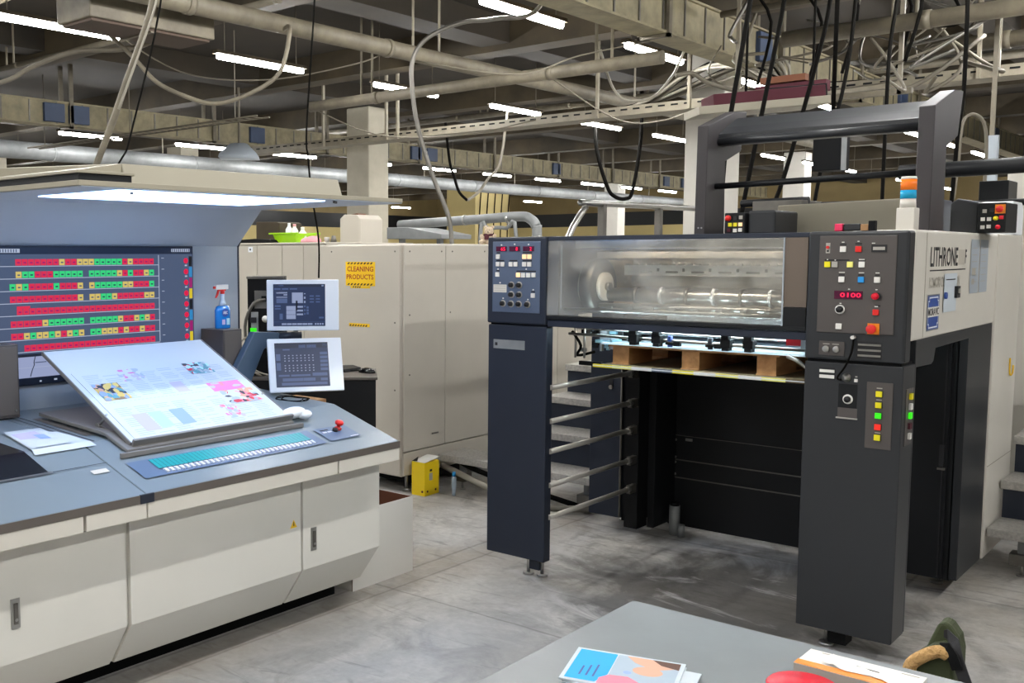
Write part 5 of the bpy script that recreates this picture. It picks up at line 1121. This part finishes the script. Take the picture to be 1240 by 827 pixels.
# pendant lying on the edge
e = thing('crane_pendant', 'small black pendant with magenta end lying on the press top edge', 'remote control', (-1.27, 4.24, 1.688))
off = (-1.27, 4.24, 1.688)
MB(off).box(-1.312, -1.25, 4.22, 4.25, 1.688, 1.715, 'dark2').build('handle', e, bevel=.004)
MB(off).box(-1.345, -1.315, 4.218, 4.252, 1.687, 1.716, 'pink').build('magenta_end', e, bevel=.003)
MB(off).box(-1.25, -1.222, 4.22, 4.25, 1.687, 1.712, 'cardin' if 0 else 'card').build('tan_block', e, bevel=.002)
MB(off).box(-1.222, -1.198, 4.22, 4.25, 1.687, 1.725, 'blackm').build('black_end', e, bevel=.002)
# push-button boxes on top
def ctrl(x0, x1, y, z0, z1, depth, lb, grid, body=None):
    e = thing('button_station', lb, 'control box', ((x0 + x1) / 2, y, z0), 'button stations on the press'); o = ((x0 + x1) / 2, y, z0)
    MB(o).box(x0, x1, y, y + depth, z0, z1, 'black').build('housing', e, bevel=.004)
    W_, H2 = x1 - x0, z1 - z0
    for u, v, m, r in grid:
        b = MB(o); b.T = FR(y); 
        if r > 0: b.lathe([(0, 0), (r, 0), (r, .01), (0, .014)], (x0 + u * W_, z0 + v * H2, 0), m, n=14)
        else:
            q = -r if r < 0 else .008
            b.box(x0 + u * W_ - q, x0 + u * W_ + q, z0 + v * H2 - q, z0 + v * H2 + q, 0, .006, m)
        b.build('push_button', e, bevel=0)
    return e
ctrl(-1.908, -1.815, 4.5, 1.686, 1.782, .1, 'small button station left of the gantry foot with a red stop', [(.2, .75, 'red', .013), (.55, .75, 'ink', 0), (.82, .78, 'gryb', 0), (.3, .45, 'yelb', 0), (.55, .45, 'yelb', 0), (.8, .45, 'warmb', 0), (.25, .2, 'maroon', 0), (.55, .18, 'whib', 0), (.8, .2, 'whib', 0)])
tag(MB((-1.75, 4.6, 1.684)).box(-1.81, -1.69, 4.52, 4.8, 1.684, 1.79, 'dark2').build('motor_housing', bevel=.01), 'dark square motor housing beside the small button station', 'motor', 'motor housings on the press')
b = MB((-2.0, 5.2, 1.684)); b.box(-2.1, -1.85, 5.3, 5.6, 1.684, 1.87, 'steeld').cyl((-2.2, 5.4, 1.865), (-1.85, 5.4, 1.87), .02, 'black').tube([(-1.8, 5.2, 1.7), (-1.78, 5.25, 1.8), (-1.74, 5.3, 1.83)], .008, 'cablew')
tag(b.build('drive_unit', bevel=.004), 'grey drive unit and shaft behind the left gantry post', 'machine part')
ctrl(-1.075, -.965, 5.3, 1.692, 1.825, .25, 'button station at the right with red stop on orange plate', [(.8, .78, 'orange', -.02), (.78, .78, 'red', .015), (.25, .72, 'gryb', 0), (.5, .75, 'ink', 0), (.2, .45, 'whib', 0), (.42, .45, 'whib', 0), (.66, .47, 'yelb', .010), (.85, .5, 'redg', 0), (.2, .18, 'whib', 0), (.42, .2, 'whib', 0), (.75, .18, 'redg', .010)])
tag(MB((-1.15, 5.5, 1.69)).prism([(-1.19, 1.692), (-1.076, 1.692), (-1.076, 1.83), (-1.16, 1.85), (-1.19, 1.83)], 'y', 5.32, 5.6, 'dark2').build('motor_housing', bevel=.008), 'dark rounded motor housing left of the right-hand button station', 'motor', 'motor housings on the press')
b = MB((-1.25, 5.2, 1.69)); b.box(-1.3, -1.2, 5.1, 5.2, 1.692, 1.79, 'blackm').box(-1.27, -1.22, 5.08, 5.1, 1.75, 1.83, 'steel').cyl((-1.25, 5.12, 1.83), (-1.22, 5.12, 1.93), .006, 'steel').box(-1.3, -1.27, 5.08, 5.12, 1.8, 1.84, 'card')
tag(b.build('valve_block', bevel=.003), 'small metal valve block just right of the tall gantry post', 'machine part')
# next press unit beyond
e = thing('second_press_unit', 'dark and cream second press unit beyond, at the right edge', 'printing press', (-1.0, 7.4, 0))
off = (-1.0, 7.4, 0)
MB(off).box(-2.9, -1.08, 7.2, 9.0, 0, 1.66, 'cream').build('body', e, bevel=.01)
MB(off).box(-1.35, -.62, 7.4, 8.6, 1.66, 2.18, 'cream').build('upper_cover', e, bevel=.01)
MB(off).cyl((-1.75, 6.6, 2.07), (-.6, 6.6, 2.09), .045, 'black', n=16).build('cross_bar', e)
for x in (-1.72, -.65): MB(off).box(x, x + .06, 6.55, 6.65, .83 if x > -1 else 1.7, 2.07, 'dark2').build('post', e, bevel=.003)
MB(off).box(-1.4, -1.25, 6.9, 7.15, 1.9, 2.02, 'black').build('black_box', e, bevel=.004)
MB(off).cyl((-1.5, 6.8, 1.88), (-.6, 6.8, 1.9), .02, 'black').build('lower_bar', e)
e = thing('hanging_cabinet', 'dark box hanging inside the gantry opening with a pale edge', 'electrical box', (-1.97, 6.0, 2.06))
MB((-1.97, 6.0, 2.06)).box(-2.045, -1.895, 6.0, 6.15, 2.063, 2.275, 'blackm').build('box', e, bevel=.003)
MB((-1.97, 6.0, 2.06)).box(-1.893, -1.87, 6.0, 6.02, 2.06, 2.28, 'galv').build('edge_plate', e)
MB((-1.97, 6.0, 2.06)).cyl((-1.97, 6.08, 2.275), (-1.97, 6.08, ZC), .012, 'cableb').build('drop_rod', e)
b = MB((-1.65, 8.6, 2)); b.box(-1.72, -1.64, 8.6, 8.65, 2.1, 2.45, 'whitew').box(-1.7, -1.67, 8.62, 8.64, 2.45, ZC, 'tray')
tag(b.build('hanging_panel'), 'narrow pale panel hanging above the second press unit', 'panel')  # plain pale panel hung from the ceiling, covers no cables

# steps either side
def steps(x0, x1, y0, lb, n=4, plat=1.6, inset=0):
    e = thing('press_steps', lb, 'steps', ((x0 + x1) / 2, y0, 0), 'steps beside the press'); o = ((x0 + x1) / 2, y0, 0)
    for i in range(n):
        z = .24 + .196 * i; y = y0 + .27 * i
        xa = x0 if i == 0 else x0 + inset
        MB(o).box(xa, x1, y, y + (.30 if i < n - 1 else plat), z - .045, z, 'alu').build('tread', e, bevel=.004)
        if i: MB(o).box(xa + .01, x1, y + .02, y + .03, z - .196, z - .045, 'dark').build('riser', e)
    for x in (x0 + .12, x1 - .15):
        b = MB(o); b.box(x, x + .035, y0 + .09, y0 + .125, .07, .2, 'galv').box(x - .03, x + .06, y0 + .06, y0 + .15, .06, .115, 'steeld').cyl((x + .02, y0 + .1, 0), (x + .02, y0 + .1, .07), .008, 'steel').cyl((x + .02, y0 + .1, 0), (x + .02, y0 + .1, .008), .022, 'steel'); b.build('leg', e)
    for yy in (y0 + .9, y0 + .7 + plat):
        for x in (x0 + inset + .03, x1 - .07): MB(o).box(x, x + .04, yy, yy + .04, 0, .195 + .196 * min(int((yy - y0) / .27), n - 1) - .01, 'galv').build('leg', e)
    return e, o
steps(-1.055, -.2, 5.74, 'perforated metal steps at the right side of the press', plat=.6)
e, o = steps(-4.25, -3.02, 5.40, 'perforated metal steps climbing along the left side of the press', inset=.5)
MB(o).tube([(-3.15, 5.05, 1.25), (-3.15, 5.2, 1.66), (-3.15, 5.42, 1.88), (-3.15, 5.5, 1.905), (-3.15, 7.2, 1.92)], .02, 'steel', n=10, sub=3).build('handrail', e)
for y in (5.6, 6.35, 7.1): MB(o).box(-3.17, -3.13, y, y + .04, .8, 1.9, 'steeld').build('rail_post', e)
b = MB((-3.9, 5.35, 0)); b.tube([(-4.28, 5.5, .14), (-4.1, 5.42, .13), (-3.8, 5.30, .11), (-3.4, 5.25, .05), (-3.1, 5.5, .03)], .022, 'cablew', n=8).tube([(-4.28, 5.6, .19), (-4.0, 5.45, .17), (-3.6, 5.4, .12), (-3.2, 5.5, .03)], .018, 'cableb', n=8)
tag(b.build('floor_hoses'), 'pale and black hoses running under the left steps beside the yellow carton', 'hoses')
b = MB((-4.05, 5.3, 0)); b.lathe([(.012, 0), (.012, .03), (.016, .06), (.016, .12), (.01, .13)], (-4.04, 5.31, 0), 'clear').cyl((-4.04, 5.31, .13), (-4.04, 5.31, .16), .012, 'blub')
tag(b.build('drain_valve'), 'small clear drain tube with blue cap right of the yellow carton', 'valve')
b = MB((-1.0, 5.7, 0)); b.cyl((-.98, 6.15, .07), (-.85, 6.2, .07), .015, 'red').cyl((-.85, 6.2, .07), (-.8, 6.22, .07), .01, 'whib')
b.cyl((-.9, 6.18, 0), (-.9, 6.18, .07), .008, 'steel')
tag(b.build('pipe_coupling'), 'small red pipe coupling under the right-hand steps', 'pipe fitting')

# ------------------------------------------------------------------ foreground worktop
e = thing('worktop_table', 'plain grey worktop table in the foreground', 'table', (-.3, 1.7, 0))
off = (-.3, 1.7, 0)
MB(off).box(-1.115, .9, .9, 2.168, .752, .78, 'desk2').build('table_top', e, bevel=.003)
for x, y in ((-1.05, 2.10), (.8, 2.10), (-1.05, 1.0), (.8, 1.0)): MB(off).box(x, x + .04, y - .04, y, 0, .752, 'dark2').build('leg', e)
MB(off).box(-1.05, .84, 2.06, 2.08, .68, .752, 'dark2').build('apron', e)
TBK = frame((-1.0, 1.72, .78), (.21, .075, 0), (-.07, .16, 0))
# brochures
def quadpix(pts, z): return pts
e = thing('brochures', 'small stack of printed brochures with a blue cover panel on the worktop', 'brochures', (-.9, 1.74, .78))
off = (-.9, 1.74, .78)
BR = frame((-.99, 1.633, .78), (.205, .064, 0), (-.064, .154, 0))
b = MB(off)
for i, (dx, dy, a) in enumerate(((.012, -.004, 1.5), (.02, .0, -2.5), (.006, .003, 1), (.024, -.006, -4))):
    b.T = BR @ Matrix.Translation((dx, dy, 0)) @ Matrix.Rotation(math.radians(a), 4, 'Z'); b.box(0, .21, 0, .160, .0005 + i * .003, .0033 + i * .003, 'paper')
b.build('inner_copies', e)
b = MB(off); b.T = BR; b.box(0, .212, 0, .166, .0125, .0155, 'paper')
b.add([(.008, .008, .016), (.066, .008, .016), (.082, .05, .016), (.082, .158, .016), (.008, .158, .016)], [(0, 1, 2, 3, 4)], 'i_sky')
b.quad(.084, .204, .03, .158, .016, 'i_txt').add([(.1, .158, .0162), (.2, .158, .0162), (.2, .13, .0162), (.16, .105, .0162), (.12, .13, .0162)], [(0, 1, 2, 3, 4)], 'i_skin').add([(.15, .158, .0164), (.204, .158, .0164), (.204, .125, .0164), (.17, .135, .0164)], [(0, 1, 2, 3)], 'i_hair')
b.lathe([(0, 0), (.022, 0)], (.15, .095, .0163), 'i_skin', n=18, sx=1.3).lathe([(0, 0), (.008, 0)], (.115, .075, .0165), 'i_blue', n=12)
b.add([(.07, .0, .0166), (.07, .03, .0166), (.085, .05, .0166), (.12, .055, .0166), (.15, .03, .0166), (.15, 0, .0166)], [tuple(range(6))], 'i_pnk').quad(.07, .15, .0, .002, .0167, 'paper')
for k in range(3): b.quad(.03 + k * .013, .034 + k * .013, .03, .075 + .008 * k, .0162, 'badge')
b.build('cover', e, label='cover with blue panel and photograph')
e = thing('tissue_box', 'flat white box with orange edge and loose tissue on the worktop', 'box', (-.55, 1.965, .78))
off = (-.55, 1.965, .78)
MB(off).box(-.655, -.45, 1.921, 2.013, .7805, .83, 'whib').build('carton', e, bevel=.001)
b = MB(off); b.box(-.6551, -.4499, 1.92, 1.945, .8305, .8308, 'orange').box(-.6551, -.4499, 1.9205, 1.9208, .7805, .829, 'gryb').quad(-.63, -.6, 2.0, 2.004, .8309, 'greyt').quad(-.49, -.46, 1.998, 2.003, .8309, 'greyt'); b.build('printed_edge', e, label='orange printed edge')
b = MB(off); rt = random.Random(4); tv = []
for i in range(16):
    for j in range(6):
        t = i / 15; x = -.612 + .135 * t; y = 1.972 - .025 * t + (j - 2.5) * (.007 + .003 * math.sin(t * 7)); h = (.016 * math.exp(-((t - .12) / .12) ** 2) + .005)
        tv.append((x + rt.uniform(-.003, .003), y + rt.uniform(-.002, .002), .8315 + (h * (1 - abs(j - 2.5) / 3.2)) * rt.uniform(.5, 1.2)))
b.add(tv, [(i * 6 + j, i * 6 + j + 1, (i + 1) * 6 + j + 1, (i + 1) * 6 + j) for i in range(15) for j in range(5)], 'whib', True); b.tube([(-.56, 1.975, .8325), (-.52, 1.972, .8325)], .0008, 'ink', n=5); b.build('tissue', e)
b = MB((-.597, 1.803, .78)); b.lathe([(0, 0), (.045, 0), (.055, .04), (.06, .055), (.062, .058), (.058, .062), (0, .063)], (-.597, 1.803, .7803), 'redg', n=40)
tag(b.build('red_tub'), 'round bright red tub with lid in front of the tissue box', 'tub')
e = thing('stool', 'low stool hidden behind the worktop carrying the olive bag', 'stool', (-.49, 2.36, 0))
off = (-.49, 2.36, 0)
MB(off).lathe([(0, .585), (.13, .585), (.13, .60), (0, .60)], (-.49, 2.36, 0), 'dark2', n=24).build('seat', e)
for a in (0.5, 2.1, 3.7, 5.2): MB(off).cyl((-.49 + .09 * math.cos(a), 2.36 + .09 * math.sin(a), .585), (-.49 + .12 * math.cos(a), 2.36 + .12 * math.sin(a), 0), .011, 'dark2').build('leg', e)
e = thing('shoulder_bag', 'olive bag with tan fleece trim and black strap behind the worktop', 'bag', (-.49, 2.33, .6))
off = (-.49, 2.33, .6)
b = MB(off); b.prism([(-.55, .602), (-.45, .602), (-.468, .745), (-.476, .79), (-.485, .80), (-.51, .79), (-.545, .755), (-.556, .70)], 'y', 2.3, 2.36, 'olived'); b.build('body', e, bevel=.012)
b = MB(off); b.prism([(-.535, .70), (-.528, .77), (-.516, .803), (-.506, .830), (-.494, .836), (-.483, .829), (-.468, .809), (-.462, .78), (-.462, .70)], 'y', 2.33, 2.38, 'olived'); b.build('flap', e, bevel=.014)
b = MB(off); b.tube([(-.548, 2.292, .722), (-.543, 2.288, .745), (-.527, 2.284, .764), (-.508, 2.284, .779), (-.492, 2.287, .786), (-.479, 2.292, .781)], .013, 'fleece', n=10, sub=4); b.build('fleece_trim', e)
b = MB(off)
def ribbon(b, pts, w_, m, th=.003):
    P = [Vector(p) for p in pts]; v = []; 
    for i, p in enumerate(P):
        t = (P[min(i + 1, len(P) - 1)] - P[max(i - 1, 0)]).normalized(); s = t.cross(Vector((0, -1, 0))).normalized() * w_ / 2; d = Vector((0, th, 0))
        v += [p - s - d, p + s - d, p + s + d, p - s + d]
    f = [(i * 4 + j, i * 4 + (j + 1) % 4, i * 4 + 4 + (j + 1) % 4, i * 4 + 4 + j) for i in range(len(P) - 1) for j in range(4)] + [(3, 2, 1, 0), tuple(len(v) - 4 + j for j in range(4))]
    b.add(v, f, m)
ribbon(b, [(-.515, 2.35, .778), (-.503, 2.34, .802), (-.488, 2.33, .812), (-.474, 2.32, .803), (-.464, 2.305, .778), (-.452, 2.295, .752), (-.441, 2.29, .728), (-.43, 2.29, .69), (-.425, 2.3, .64), (-.44, 2.3, .61)], .022, 'ink')
ribbon(b, [(-.49, 2.296, .793), (-.478, 2.286, .80), (-.468, 2.284, .785), (-.458, 2.286, .757)], .02, 'blackm'); b.build('strap', e, bevel=.001)

# ------------------------------------------------------------------ light, camera, look
w = bpy.data.worlds.new('world'); scene.world = w; w.use_nodes = True
w.node_tree.nodes['Background'].inputs['Color'].default_value = (.5, .48, .45, 1)
w.node_tree.nodes['Background'].inputs['Strength'].default_value = .3

cam = bpy.data.cameras.new('camera'); co = bpy.data.objects.new('camera', cam); COL.objects.link(co)
cam.sensor_fit = 'HORIZONTAL'; cam.sensor_width = 36; cam.lens = f_ / 1240 * 36
cam.shift_x = (620 - pcx) / 1240; cam.shift_y = (pcy - 413.5) / 1240
m = Matrix.Identity(4)
for i in range(3): m[i][0] = cr[i]; m[i][1] = cu_[i]; m[i][2] = -fw[i]
m[0][3], m[1][3], m[2][3] = 0, 0, HC
co.matrix_world = m
scene.camera = co
vs_ = scene.view_settings
vs_.view_transform = 'Standard'; vs_.look = 'None'; vs_.gamma = 1; vs_.use_curve_mapping = False
vs_.exposure = 0.0
